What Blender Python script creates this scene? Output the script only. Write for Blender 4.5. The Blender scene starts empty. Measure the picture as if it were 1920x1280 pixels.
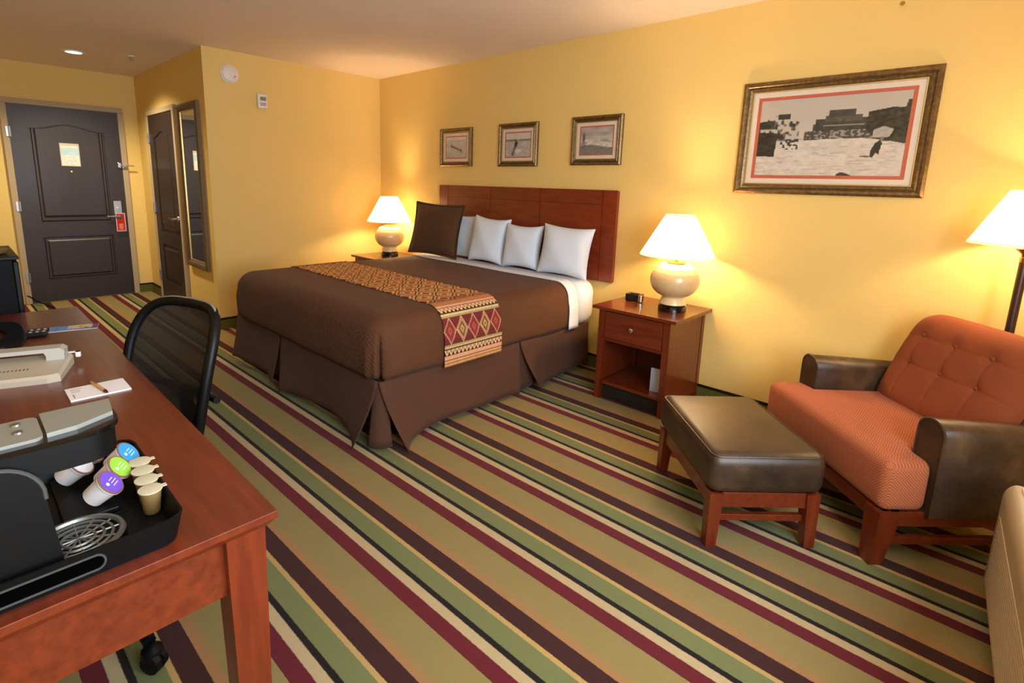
import bpy, bmesh, math, random
import numpy as np
from mathutils import Vector, Matrix
random.seed(7)
PI = math.pi
S = bpy.context.scene
C = S.collection

# ------------------------------------------------------------------ camera, world, light, exposure
CAM_H = 1.3778
YAW, PITCH, ROLL = -0.7653, -0.1881, 0.0284
cam = bpy.data.cameras.new('camera'); camo = bpy.data.objects.new('camera', cam); C.objects.link(camo)
fw = Vector((math.sin(YAW)*math.cos(PITCH), math.cos(YAW)*math.cos(PITCH), math.sin(PITCH)))
rt = Vector((math.cos(YAW), -math.sin(YAW), 0)); up = rt.cross(fw)
r2 = rt*math.cos(ROLL)+up*math.sin(ROLL); u2 = -rt*math.sin(ROLL)+up*math.cos(ROLL)
M = Matrix((r2, u2, -fw)).transposed().to_4x4(); M.translation = (0, 0, CAM_H)
camo.matrix_world = M
cam.sensor_fit = 'HORIZONTAL'; cam.sensor_width = 36
cam.lens = 983.27*36/1920
cam.shift_x = (960-925.23)/1920; cam.shift_y = (532.5-640)/1920
cam.clip_start = 0.02; cam.clip_end = 60
S.camera = camo

W = bpy.data.worlds.new('daylight_sky'); S.world = W; W.use_nodes = True
W.node_tree.nodes['Background'].inputs[0].default_value = (.62, .78, 1, 1)
W.node_tree.nodes['Background'].inputs[1].default_value = 1.0

def light(name, kind, loc, energy, col, **kw):
    l = bpy.data.lights.new(name, kind); l.energy = energy; l.color = col
    for k, v in kw.items(): setattr(l, k, v)
    o = bpy.data.objects.new(name, l); C.objects.link(o); o.location = loc
    return o
WIN_LIGHT = 58
wl = light('window_daylight', 'AREA', (0.93, .72, 1.47), WIN_LIGHT, (.80, .90, 1), shape='RECTANGLE', size=1.45, size_y=1.9)
wl.rotation_euler = (0, math.radians(90), 0)
WARM = (1, .69, .36)
LAMP_W = 29

S.view_settings.view_transform = 'Standard'; S.view_settings.look = 'None'
S.view_settings.gamma = 1; S.view_settings.use_curve_mapping = False
S.view_settings.exposure = 1.24
S.cycles.use_denoising = True
S.cycles.max_bounces = 8; S.cycles.diffuse_bounces = 5; S.cycles.glossy_bounces = 3
S.cycles.transparent_max_bounces = 8; S.cycles.sample_clamp_indirect = 6
S.cycles.caustics_reflective = False; S.cycles.caustics_refractive = False

# ------------------------------------------------------------------ materials
def L(r, g=None, b=None):
    if g is None: r, g, b = r
    f = lambda c: ((c/255+.055)/1.055)**2.4 if c > 10 else c/255/12.92
    return (f(r), f(g), f(b), 1)
MAT = {}
def mat(name, col, rough=.6, metal=0, spec=.5, coat=0, **kw):
    m = bpy.data.materials.new(name); m.use_nodes = True
    p = m.node_tree.nodes['Principled BSDF']
    p.inputs['Base Color'].default_value = col; p.inputs['Roughness'].default_value = rough
    p.inputs['Metallic'].default_value = metal; p.inputs['Specular IOR Level'].default_value = spec
    p.inputs['Coat Weight'].default_value = coat; p.inputs['Coat Roughness'].default_value = .15
    for k, v in kw.items(): p.inputs[k].default_value = v
    MAT[name] = m; return m
def N(m, t, **kw):
    n = m.node_tree.nodes.new(t)
    for k, v in kw.items(): setattr(n, k, v)
    return n
def LK(m, a, b): m.node_tree.links.new(a, b)
def P(m): return m.node_tree.nodes['Principled BSDF']
def coords(m, scale=(1, 1, 1), kind='Object', rot=(0, 0, 0)):
    t = N(m, 'ShaderNodeTexCoord'); mp = N(m, 'ShaderNodeMapping')
    mp.inputs['Scale'].default_value = scale; mp.inputs['Rotation'].default_value = rot
    LK(m, t.outputs[kind], mp.inputs['Vector']); return mp.outputs['Vector']
def ramp(m, fac, stops, interp='LINEAR'):
    r = N(m, 'ShaderNodeValToRGB'); cr = r.color_ramp; cr.interpolation = interp
    while len(cr.elements) > 1: cr.elements.remove(cr.elements[-1])
    cr.elements[0].position = stops[0][0]; cr.elements[0].color = stops[0][1]
    for p, c in stops[1:]:
        e = cr.elements.new(p); e.color = c
    LK(m, fac, r.inputs['Fac']); return r.outputs['Color']
def bump(m, h, strength=.2, dist=.01):
    b = N(m, 'ShaderNodeBump'); b.inputs['Strength'].default_value = strength; b.inputs['Distance'].default_value = dist
    LK(m, h, b.inputs['Height']); LK(m, b.outputs['Normal'], P(m).inputs['Normal'])
def noise(m, vec, scale, detail=3, rough=.5):
    n = N(m, 'ShaderNodeTexNoise'); n.inputs['Scale'].default_value = scale
    n.inputs['Detail'].default_value = detail; n.inputs['Roughness'].default_value = rough
    LK(m, vec, n.inputs['Vector']); return n.outputs['Fac']
def mix(m, fac, a, b, mode='MIX'):
    n = N(m, 'ShaderNodeMix', data_type='RGBA', blend_type=mode)
    if isinstance(fac, (int, float)): n.inputs[0].default_value = fac
    else: LK(m, fac, n.inputs[0])
    for s, v in ((6, a), (7, b)):
        if isinstance(v, tuple): n.inputs[s].default_value = v
        else: LK(m, v, n.inputs[s])
    return n.outputs[2]
def math_(m, op, a, b=None):
    n = N(m, 'ShaderNodeMath', operation=op)
    for i, v in enumerate((a, b)):
        if v is None: continue
        if isinstance(v, (int, float)): n.inputs[i].default_value = v
        else: LK(m, v, n.inputs[i])
    return n.outputs[0]

def painted(name, col, var=.04):
    m = mat(name, col, .75, spec=.3); v = coords(m)
    c2 = tuple(x*(1-var) for x in col[:3])+(1,)
    LK(m, mix(m, noise(m, v, 1.3, 4), col, c2), P(m).inputs['Base Color'])
    bump(m, noise(m, v, 160, 2), .08, .004); return m
painted('wall_paint', (.785, .56, .19, 1))
painted('ceiling_paint', L(236, 222, 212))
painted('frame_paint', L(178, 158, 130))

def carpet():
    m = mat('striped_carpet', (0, 0, 0, 1), .95, spec=.1)
    g = N(m, 'ShaderNodeNewGeometry'); s = N(m, 'ShaderNodeSeparateXYZ'); LK(m, g.outputs['Position'], s.inputs[0])
    PER = .3965
    y = math_(m, 'SUBTRACT', s.outputs['Y'], math_(m, 'MULTIPLY', s.outputs['X'], .018))
    wob = math_(m, 'MULTIPLY', math_(m, 'SUBTRACT', noise(m, g.outputs['Position'], 90, 2), .5), .004)
    y = math_(m, 'ADD', y, wob)
    f = math_(m, 'FRACT', math_(m, 'DIVIDE', math_(m, 'SUBTRACT', y, .930-.3965*8), PER))
    q = lambda x: x/PER
    wine, cream, blk, grn, yel, brn, org, kha = (L(104, 32, 40), L(190, 168, 128), L(32, 26, 24), L(120, 124, 80),
        L(190, 156, 98), L(66, 35, 34), L(168, 124, 80), L(148, 131, 82))
    e = .0015; st = []
    for a, b, c in ((0, .0525, wine), (.0525, .0865, cream), (.0865, .1065, blk), (.1065, .173, grn), (.173, .19, yel), (.19, .252, brn)):
        st += [(q(a)+e, c), (q(b)-e, c)]
    st += [(q(.252)+e, org), (q(.264), org), (q(.295), kha), (.999, kha)]
    st[0] = (0, wine)
    col = ramp(m, f, st)
    n = noise(m, g.outputs['Position'], 260, 3, .7)
    n2 = noise(m, g.outputs['Position'], 9, 4, .6)
    col = mix(m, math_(m, 'MULTIPLY', n, .55), col, mix(m, 1.0, col, (.55, .55, .5, 1), 'MULTIPLY'))
    col = mix(m, math_(m, 'MULTIPLY', n2, .35), col, mix(m, 1.0, col, (.75, .72, .66, 1), 'MULTIPLY'))
    LK(m, col, P(m).inputs['Base Color']); bump(m, n, .6, .006)
    P(m).inputs['Sheen Weight'].default_value = .05
carpet()
def fuzz(name, col, rough=.95, sc=300, amt=.4, d=.004):
    m = mat(name, col, rough, spec=.15); v = coords(m); n = noise(m, v, sc, 3, .7)
    LK(m, mix(m, n, tuple(c*1.15 for c in col[:3])+(1,), tuple(c*.75 for c in col[:3])+(1,)), P(m).inputs['Base Color'])
    bump(m, n, amt, d); return m
fuzz('carpet_base_green', L(96, 96, 44)); fuzz('base_binding', L(34, 26, 16))

def wood(name, c1, c2, stretch=(1.2, 14, 14), rough=.32, coat=.25):
    m = mat(name, c1, rough, spec=.5, coat=coat); v = coords(m, stretch)
    n = noise(m, v, 3.2, 5, .62)
    LK(m, ramp(m, n, [(.3, c1), (.7, c2)]), P(m).inputs['Base Color'])
    n2 = noise(m, v, 14, 3); bump(m, n2, .04, .002); return m
wood('cherry_wood_x', L(114, 45, 20), L(86, 30, 12), coat=.35)
wood('cherry_wood_z', L(114, 43, 19), L(86, 29, 11), (14, 14, 1.2))
wood('headboard_wood', L(128, 50, 24), L(102, 36, 16), (2, 8, 8), .35)
wood('door_wood', L(48, 31, 26), L(38, 25, 21), (10, 10, 1.0), .45, .05)
wood('dark_wood', L(70, 40, 24), L(48, 26, 16), (14, 14, 1.4), .35)
mat('kick_black', L(24, 18, 16), .6)
def fabric(name, c, rough=.85, weave=900, amt=.15, var=.9):
    m = mat(name, c, rough, spec=.2); v = coords(m)
    n = noise(m, v, 6, 4); LK(m, mix(m, n, c, tuple(x*var for x in c[:3])+(1,)), P(m).inputs['Base Color'])
    w = N(m, 'ShaderNodeTexChecker'); w.inputs['Scale'].default_value = weave; LK(m, v, w.inputs['Vector'])
    bump(m, w.outputs['Fac'], amt, .002); P(m).inputs['Sheen Weight'].default_value = .04; return m
fabric('white_linen', L(216, 226, 240), .8, 700, .08, .97)
fabric('sheet_linen', L(228, 230, 236), .8, 700, .08, .97)
def quilted(name, c):
    m = mat(name, c, .8, spec=.25); v = coords(m, (260, 260, 260))
    s = N(m, 'ShaderNodeSeparateXYZ'); LK(m, v, s.inputs[0])
    sx = math_(m, 'SINE', math_(m, 'ADD', s.outputs['X'], 2.136*260)); sz = math_(m, 'SINE', math_(m, 'SUBTRACT', s.outputs['Z'], .70*260))
    h = math_(m, 'MULTIPLY', sx, sz)
    n = noise(m, coords(m), 4, 4)
    LK(m, mix(m, n, c, tuple(x*.86 for x in c[:3])+(1,)), P(m).inputs['Base Color'])
    g_ = N(m, 'ShaderNodeNewGeometry'); sn = N(m, 'ShaderNodeSeparateXYZ'); LK(m, g_.outputs['True Normal'], sn.inputs[0])
    h = math_(m, 'MULTIPLY', h, math_(m, 'POWER', math_(m, 'ABSOLUTE', sn.outputs['Y']), 4.0))
    bump(m, h, .4, .006); P(m).inputs['Sheen Weight'].default_value = .03
quilted('brown_coverlet', L(88, 53, 31)); 
fabric('brown_skirt', L(80, 51, 37), .85, 400, .15)
fabric('brown_sham', L(86, 58, 38), .85, 400, .15)
def leather():
    m = mat('brown_leather', L(70, 52, 40), .38, spec=.55); v = coords(m)
    n = noise(m, v, 5, 6, .65)
    LK(m, ramp(m, n, [(.28, L(32, 23, 18)), (.52, L(62, 44, 30)), (.75, L(98, 72, 42))]), P(m).inputs['Base Color'])
    LK(m, math_(m, 'ADD', math_(m, 'MULTIPLY', n, .25), .28), P(m).inputs['Roughness'])
    vo = N(m, 'ShaderNodeTexVoronoi'); vo.inputs['Scale'].default_value = 420; LK(m, v, vo.inputs['Vector'])
    bump(m, math_(m, 'ADD', vo.outputs['Distance'], math_(m, 'MULTIPLY', noise(m, v, 14, 3), 2.0)), .12, .004)
leather()
def houndstooth():
    m = mat('orange_houndstooth', L(176, 88, 44), .85, spec=.2); v = coords(m, (1, 1, 1), 'Object', (.0, .0, 0))
    ch = N(m, 'ShaderNodeTexChecker'); ch.inputs['Scale'].default_value = 170
    ch.inputs['Color1'].default_value = L(144, 68, 38); ch.inputs['Color2'].default_value = L(170, 108, 74); LK(m, v, ch.inputs['Vector'])
    n = noise(m, v, 7, 4)
    LK(m, mix(m, math_(m, 'MULTIPLY', n, .4), ch.outputs['Color'], L(150, 66, 30)), P(m).inputs['Base Color'])
    bump(m, ch.outputs['Fac'], .25, .002); P(m).inputs['Sheen Weight'].default_value = .05
houndstooth()
fabric('orange_back', L(138, 70, 38), .85, 500, .2)
mat('black_plastic', L(9, 9, 10), .42, spec=.2); mat('slot_shade', L(3, 3, 3), 1, spec=0); mat('black_gloss', L(10, 10, 12), .12, coat=.4)
mat('black_matte', L(12, 12, 13), .7, spec=.2); mat('grey_plastic', L(128, 128, 120), .35)
mat('dark_grey_plastic', L(60, 60, 60), .4); mat('steel_grille', L(120, 120, 116), .35, metal=.7)
mat('chrome', L(220, 220, 222), .16, metal=1); mat('brushed_steel', L(170, 165, 160), .35, metal=1)
mat('brass', L(190, 150, 80), .25, metal=1); mat('mirror_glass', (.92, .93, .93, 1), .01, metal=1)
mat('white_plastic', L(228, 222, 214), .45); mat('cream_plastic', L(204, 188, 160), .45)
mat('beige_plastic', L(186, 176, 158), .4); mat('pale_handset', L(182, 180, 172), .38)
mat('white_paper', L(236, 234, 238), .8); mat('salmon_mat', L(190, 92, 66), .85); mat('cream_mat', L(222, 208, 190), .85)
mat('wood_pen', L(206, 160, 104), .5); mat('wine_tip', L(80, 24, 50), .5); mat('unit_plastic', L(184, 166, 136), .45); mat('ink', L(150, 146, 150), .8)
mat('red_card', L(190, 40, 36), .6); mat('pale_folder', L(176, 184, 206), .35)
mat('tan_lid', L(196, 186, 158), .5); mat('creamer_cup', L(120, 94, 54), .5); mat('pod_cup', L(196, 186, 182), .5)  # creamer cup colour is darkened to hold the shade the cups stand in
for nme, cc in (('blue', (42, 142, 206)), ('green', (136, 190, 62)), ('purple', (104, 72, 184)), ('white', (206, 206, 212)), ('tan', (190, 160, 120))):
    mat('pod_'+nme, L(*cc), .3)
mat('pod_ring', L(120, 84, 70), .5); mat('packet', L(112, 128, 140), .5)
mat('tan_dish', L(150, 118, 76), .4)
def frame_gold():
    m = mat('antique_gold', L(128, 102, 60), .38, metal=.55); v = coords(m)
    n = noise(m, v, 60, 4); LK(m, ramp(m, n, [(.35, L(98, 76, 46)), (.7, L(136, 108, 66))]), P(m).inputs['Base Color'])
    mat('gold_bead', L(206, 176, 116), .3, metal=.6); mat('mirror_frame', L(112, 92, 66), .4, metal=.4)
frame_gold()
def vcol(name, rough=.8):
    m = mat(name, (1, 1, 1, 1), rough, spec=.2); a = N(m, 'ShaderNodeVertexColor'); a.layer_name = 'Col'
    LK(m, a.outputs['Color'], P(m).inputs['Base Color']); return m
vcol('printed_paper', .55)
m = vcol('woven_runner', .9); v = coords(m); wv = N(m, 'ShaderNodeTexChecker'); wv.inputs['Scale'].default_value = 420; LK(m, v, wv.inputs['Vector']); bump(m, wv.outputs['Fac'], .2, .002)
def glass():
    m = bpy.data.materials.new('pane_glass'); m.use_nodes = True; nt = m.node_tree; nt.nodes.remove(nt.nodes['Principled BSDF'])
    t = nt.nodes.new('ShaderNodeBsdfTransparent'); g = nt.nodes.new('ShaderNodeBsdfGlossy'); g.inputs['Roughness'].default_value = .02
    x = nt.nodes.new('ShaderNodeMixShader'); x.inputs[0].default_value = .025; nt.links.new(t.outputs[0], x.inputs[1]); nt.links.new(g.outputs[0], x.inputs[2])
    nt.links.new(x.outputs[0], nt.nodes['Material Output'].inputs['Surface']); MAT['pane_glass'] = m
glass()
def shade_mat():
    m = bpy.data.materials.new('lamp_shade_fabric'); m.use_nodes = True; nt = m.node_tree; nt.nodes.remove(nt.nodes['Principled BSDF'])
    d = nt.nodes.new('ShaderNodeBsdfDiffuse'); d.inputs[0].default_value = L(240, 228, 205)
    t = nt.nodes.new('ShaderNodeBsdfTranslucent'); t.inputs[0].default_value = (1, .93, .8, 1)
    x = nt.nodes.new('ShaderNodeMixShader'); x.inputs[0].default_value = .5
    nt.links.new(d.outputs[0], x.inputs[1]); nt.links.new(t.outputs[0], x.inputs[2])
    nt.links.new(x.outputs[0], nt.nodes['Material Output'].inputs['Surface']); MAT['lamp_shade_fabric'] = m
shade_mat()
def mesh_mat():
    mat('chair_mesh', L(30, 28, 26), .6, Alpha=.93)
mesh_mat()
def emit(name, col, st):
    m = bpy.data.materials.new(name); m.use_nodes = True; p = m.node_tree.nodes['Principled BSDF']
    p.inputs['Base Color'].default_value = col; p.inputs['Emission Color'].default_value = col; p.inputs['Emission Strength'].default_value = st
    MAT[name] = m
emit('bulb_glow', (1, .82, .5, 1), 12); emit('downlight_glow', (1, .9, .62, 1), 2.2)
def ceramic():
    m = mat('crackle_ceramic', L(214, 186, 140), .3, coat=.3); v = coords(m)
    vo = N(m, 'ShaderNodeTexVoronoi'); vo.inputs['Scale'].default_value = 130; LK(m, v, vo.inputs['Vector'])
    n = noise(m, v, 12, 4)
    LK(m, mix(m, n, mix(m, vo.outputs['Distance'], L(224, 196, 150), L(196, 164, 118)), L(210, 178, 128)), P(m).inputs['Base Color'])
    mat('glazed_band', L(228, 200, 150), .25, coat=.3)
ceramic()

# ------------------------------------------------------------------ mesh helpers
def bx(bm, x0, x1, y0, y1, z0, z1, bev=0, seg=2):
    r = bmesh.ops.create_cube(bm, size=1)
    for v in r['verts']:
        v.co = Vector(((x0+x1)/2+v.co.x*(x1-x0), (y0+y1)/2+v.co.y*(y1-y0), (z0+z1)/2+v.co.z*(z1-z0)))
    if bev:
        es = list({e for v in r['verts'] for e in v.link_edges})
        bmesh.ops.bevel(bm, geom=es, offset=bev, segments=seg, affect='EDGES', profile=.5)
    return bm
def box(*a, **k): return bx(bmesh.new(), *a, **k)
def frustum(bm, b, t):   # b,t = (x0,x1,y0,y1,z)
    vs = []
    for (x0, x1, y0, y1, z) in (b, t): vs += [bm.verts.new(p) for p in ((x0, y0, z), (x1, y0, z), (x1, y1, z), (x0, y1, z))]
    for f in ((3, 2, 1, 0), (4, 5, 6, 7), (0, 1, 5, 4), (1, 2, 6, 5), (2, 3, 7, 6), (3, 0, 4, 7)): bm.faces.new([vs[i] for i in f])
    return bm
def lathe(prof, seg=40, bm=None, org=(0, 0, 0), cap0=True, cap1=True):
    bm = bm or bmesh.new(); rings = []
    for r, z in prof:
        rings.append([bm.verts.new((org[0]+r*math.cos(2*PI*i/seg), org[1]+r*math.sin(2*PI*i/seg), org[2]+z)) for i in range(seg)])
    for a, b in zip(rings, rings[1:]):
        for i in range(seg): bm.faces.new((a[i], a[(i+1) % seg], b[(i+1) % seg], b[i]))
    if cap0: bm.faces.new(rings[0][::-1])
    if cap1: bm.faces.new(rings[-1])
    return bm
def tube(pts, r, seg=10, bm=None, closed=False):
    bm = bm or bmesh.new(); pts = [Vector(p) for p in pts]; n = len(pts); rings = []; prev = None
    for i, p in enumerate(pts):
        a = pts[(i-1) % n] if (closed or i > 0) else p; b = pts[(i+1) % n] if (closed or i < n-1) else p
        t = (b-a).normalized()
        ref = prev if prev is not None else (Vector((0, 0, 1)) if abs(t.z) < .9 else Vector((1, 0, 0)))
        s = t.cross(ref).normalized(); w = s.cross(t).normalized(); prev = w
        rr = r[i] if isinstance(r, (list, tuple)) else r
        rings.append([bm.verts.new(p+(s*math.cos(2*PI*k/seg)+w*math.sin(2*PI*k/seg))*rr) for k in range(seg)])
    rng = range(n if closed else n-1)
    for i in rng:
        a, b = rings[i], rings[(i+1) % n]
        for k in range(seg): bm.faces.new((a[k], a[(k+1) % seg], b[(k+1) % seg], b[k]))
    if not closed: bm.faces.new(rings[0][::-1]); bm.faces.new(rings[-1])
    return bm
def prism(poly, h0, h1, mp, bm=None):    # poly 2d, extruded h0..h1; mp(u,v,h)->xyz
    bm = bm or bmesh.new()
    a = [bm.verts.new(mp(u, v, h0)) for u, v in poly]; b = [bm.verts.new(mp(u, v, h1)) for u, v in poly]; n = len(poly)
    bm.faces.new(a[::-1]); bm.faces.new(b)
    for i in range(n): bm.faces.new((a[i], a[(i+1) % n], b[(i+1) % n], b[i]))
    bmesh.ops.recalc_face_normals(bm, faces=bm.faces); return bm
def grid(fn, nu, nv, bm=None):
    bm = bm or bmesh.new()
    vs = [[bm.verts.new(fn(i/nu, j/nv)) for j in range(nv+1)] for i in range(nu+1)]
    for i in range(nu):
        for j in range(nv): bm.faces.new((vs[i][j], vs[i+1][j], vs[i+1][j+1], vs[i][j+1]))
    return bm
def obj(name, bm, m, parent=None, smooth=False, loc=None, rot=None, label=None, auto=True):
    me = bpy.data.meshes.new(name); bmesh.ops.recalc_face_normals(bm, faces=bm.faces); bm.to_mesh(me); bm.free()
    me.materials.append(MAT[m])
    if smooth:
        for p in me.polygons: p.use_smooth = True
        if auto:
            try: me.set_sharp_from_angle(angle=math.radians(40))
            except Exception: pass
    o = bpy.data.objects.new(name, me); C.objects.link(o)
    if parent: o.parent = parent
    if loc: o.location = loc
    if rot: o.rotation_euler = rot
    if label: o['label'] = label
    return o
def tag(o, label, cat, group=None):
    o['label'] = label; o['category'] = cat
    if group: o['group'] = group
    return o
def thing(name, label, cat, loc=(0, 0, 0), rotz=0, group=None):
    o = bpy.data.objects.new(name, None); o.empty_display_size = .1; C.objects.link(o); o.location = loc; o.rotation_euler = (0, 0, rotz)
    return tag(o, label, cat, group)
def struct(o): o['kind'] = 'structure'; return o
def solid(o, t, off=-1):
    md = o.modifiers.new('thickness', 'SOLIDIFY'); md.thickness = t; md.offset = off; return o
def subdiv(o, n=1):
    md = o.modifiers.new('smooth', 'SUBSURF'); md.levels = n; md.render_levels = n; return o
def share(o, name, parent, loc=(0, 0, 0), rot=(0, 0, 0)):
    c = bpy.data.objects.new(name, o.data); C.objects.link(c); c.parent = parent; c.location = loc; c.rotation_euler = rot; return c
def paint(name, fn, x0, x1, z0, z1, nx, ny, mp, m, parent):
    """flat print: a grid with a colour per vertex; fn(u,v arrays)->(n,3) sRGB 0..255, v up"""
    us = np.linspace(0, 1, nx+1); vs = np.linspace(0, 1, ny+1)
    U, V = np.meshgrid(us, vs); col = fn(U, V).reshape(-1, 3)/255
    col = np.where(col <= .04045, col/12.92, ((np.clip(col, 0, 1)+.055)/1.055)**2.4)
    verts = [mp(x0+(x1-x0)*u, z0+(z1-z0)*v) for u, v in zip(U.ravel(), V.ravel())]
    idx = np.arange((nx+1)*(ny+1)).reshape(ny+1, nx+1)
    faces = np.stack([idx[:-1, :-1], idx[:-1, 1:], idx[1:, 1:], idx[1:, :-1]], -1).reshape(-1, 4).tolist()
    me = bpy.data.meshes.new(name); me.from_pydata(verts, [], faces)
    at = me.color_attributes.new('Col', 'FLOAT_COLOR', 'POINT')
    at.data.foreach_set('color', np.concatenate([col, np.ones((len(col), 1))], 1).astype(np.float32).ravel())
    me.materials.append(MAT[m]); o = bpy.data.objects.new(name, me); C.objects.link(o); o.parent = parent
    return o
def vnoise(U, V, sx, sy, seed):
    r = np.random.RandomState(seed); g = r.rand(int(sy)+3, int(sx)+3)
    x = U*sx; y = V*sy; xi = x.astype(int); yi = y.astype(int); fx = x-xi; fy = y-yi
    fx = fx*fx*(3-2*fx); fy = fy*fy*(3-2*fy)
    return (g[yi, xi]*(1-fx)+g[yi, xi+1]*fx)*(1-fy)+(g[yi+1, xi]*(1-fx)+g[yi+1, xi+1]*fx)*fy

# ------------------------------------------------------------------ room shell
YB, YH, XC, XE, H = 3.374, 1.623, -5.014, -7.25, 2.445
YD, XW = -.36, .75
T = .1
struct(obj('floor', box(XE-T, XW+T, YD-T, YB+T, -.1, 0), 'striped_carpet'))
struct(obj('ceiling', box(XE-T, XW+T, YD-T, YB+T, H, H+.1), 'ceiling_paint'))
struct(obj('wall_back', box(XC, XW, YB, YB+T, 0, H), 'wall_paint'))
struct(obj('wall_closet', box(XC-T, XC, YH+T, YB+T, 0, H), 'wall_paint'))
struct(obj('wall_hall', box(XE, XC, YH, YH+T, 0, H), 'wall_paint'))
struct(obj('wall_end', box(XE-T, XE, YD-T, YH+T, 0, H), 'wall_paint'))
struct(obj('wall_desk', box(XE, XW, YD-T, YD, 0, H), 'wall_paint'))
WY0, WY1, WZ0, WZ1 = -.25, 1.69, .74, 2.20
bm = box(XW, XW+T, YD-T, WY0, 0, H); bx(bm, XW, XW+T, WY1, YB+T, 0, H); bx(bm, XW, XW+T, WY0, WY1, 0, WZ0); bx(bm, XW, XW+T, WY0, WY1, WZ1, H)
struct(obj('wall_window', bm, 'wall_paint'))
wn = bpy.data.objects.new('window_1', None); C.objects.link(wn); wn.location = (XW+.05, .72, WZ0); struct(wn)
def win_box(n, y0, y1, z0, z1, d, m):
    return obj(n, box(-d, d, y0-.72, y1-.72, z0-WZ0, z1-WZ0), m, wn)
for a in ((WY0, WY0+.05, WZ0, WZ1), (WY1-.05, WY1, WZ0, WZ1), (WY0+.05, WY1-.05, WZ0, WZ0+.05), (WY0+.05, WY1-.05, WZ1-.05, WZ1), (.70, .74, WZ0+.05, WZ1-.05)):
    win_box('window_frame', *a, .03, 'frame_paint')
win_box('pane', WY0+.05, .70, WZ0+.05, WZ1-.05, .003, 'pane_glass'); win_box('pane', .74, WY1-.05, WZ0+.05, WZ1-.05, .003, 'pane_glass')

def baseboard(name, x0, x1, y0, y1):
    o = struct(obj(name, box(x0, x1, y0, y1, 0, .088), 'carpet_base_green'))
    b = obj('binding', box(x0-.001, x1+.001, y0-.001, y1+.001, .088, .104), 'base_binding', o)
    return o
tb = .012
baseboard('baseboard_back', XC, XW, YB-tb, YB)
baseboard('baseboard_closet', XC, XC+tb, YH-tb, YB-tb)
baseboard('baseboard_hall_right', -5.86, XC, YH-tb, YH)
baseboard('baseboard_hall_left', XE+tb, -6.79, YH-tb, YH)
baseboard('baseboard_end', XE, XE+tb, 1.475, YH)
baseboard('baseboard_desk', XE, XW, YD, YD+tb)
baseboard('baseboard_window', XW-tb, XW, YD+tb, YB-tb)

# doors: local x across the leaf (0..w), z up, room side = -y
def door(name, loc, rotz, w, h, arch, handle, hinge_side, cuts, npx=26):
    d = bpy.data.objects.new(name, None); C.objects.link(d); d.location = loc; d.rotation_euler = (0, 0, rotz); struct(d)
    mp = lambda u, v, hh: (u, hh, v)
    (px0, px1, l0, l1, u0, u1, rise) = cuts
    obj('slab', box(0, w, -.006, .0, .008, h), 'door_wood', d)
    f0, f1 = -.022, -.006
    obj('stile', box(0, px0, f0, f1, .008, h, .0), 'door_wood', d); obj('stile', box(px1, w, f0, f1, .008, h), 'door_wood', d)
    obj('bottom_rail', box(px0, px1, f0, f1, .008, l0), 'door_wood', d); obj('lock_rail', box(px0, px1, f0, f1, l1, u0), 'door_wood', d)
    def archz(t):
        k = min(max((t-.04)/.92, 0), 1); return u1+rise*.5*(1-math.cos(2*PI*k))
    top = [(px0, h), (px1, h)]+[(px1+(px0-px1)*i/npx, archz(1-i/npx)) for i in range(npx+1)]
    bm = bmesh.new()
    pv = [(px0+(px1-px0)*i/npx, archz(i/npx)) for i in range(npx+1)]
    for (a, az), (b, bz) in zip(pv, pv[1:]): prism([(a, az), (b, bz), (b, h), (a, h)], f0, f1, mp, bm)
    bmesh.ops.remove_doubles(bm, verts=bm.verts, dist=1e-5)
    obj('top_rail', bm, 'door_wood', d)
    def panel(pts_out, pn):
        cx = sum(p[0] for p in pts_out)/len(pts_out); cz = sum(p[1] for p in pts_out)/len(pts_out)
        bm = bmesh.new(); n = len(pts_out); rings = []
        for ins, y in ((.012, -.006), (.02, -.012), (.036, -.012), (.05, -.020)):
            r = []
            for u, v in pts_out:
                du = u-cx; dv = v-cz; sx = (abs(du)-ins)/abs(du) if abs(du) > ins*2 else 1; 
                hw = max(abs(p[0]-cx) for p in pts_out); hh_ = (max(p[1] for p in pts_out)-min(p[1] for p in pts_out))/2
                r.append(bm.verts.new((cx+du*(hw-ins)/hw, y, cz+dv*(hh_-ins)/hh_)))
            rings.append(r)
        for a, b in zip(rings, rings[1:]):
            for i in range(n): bm.faces.new((a[i], a[(i+1) % n], b[(i+1) % n], b[i]))
        c = bm.verts.new((cx, -.020, cz)); l = rings[-1]
        for i in range(n): bm.faces.new((l[i], l[(i+1) % n], c))
        return obj(pn, bm, 'door_wood', d)
    panel([(px0, l0), (px1, l0), (px1, l1), (px0, l1)], 'lower_panel')
    panel([(px0, u0), (px1, u0)]+[(px1+(px0-px1)*i/npx, archz(1-i/npx)) for i in range(npx+1)], 'upper_panel')
    fwid = .052
    for a in ((-fwid, 0, 0, h+.003), (w, w+fwid, 0, h+.003)): obj('jamb', box(a[0], a[1], -.03, .0, a[2], a[3], .004), 'frame_paint', d)
    obj('head_jamb', box(-fwid, w+fwid, -.03, 0, h+.003, h+.055, .004), 'frame_paint', d)
    hx = 0 if hinge_side < 0 else w
    for hz in (.28, 1.02, 1.76):
        g = obj('hinge', box(hx-.026, hx+.012, -.034, -.022, hz-.05, hz+.05, .002), 'brushed_steel', d)
        obj('knuckle', lathe([(.007, -.05), (.007, .05)], 12, None, (hx, -.036, hz)), 'brushed_steel', g, True)
    return d
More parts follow.
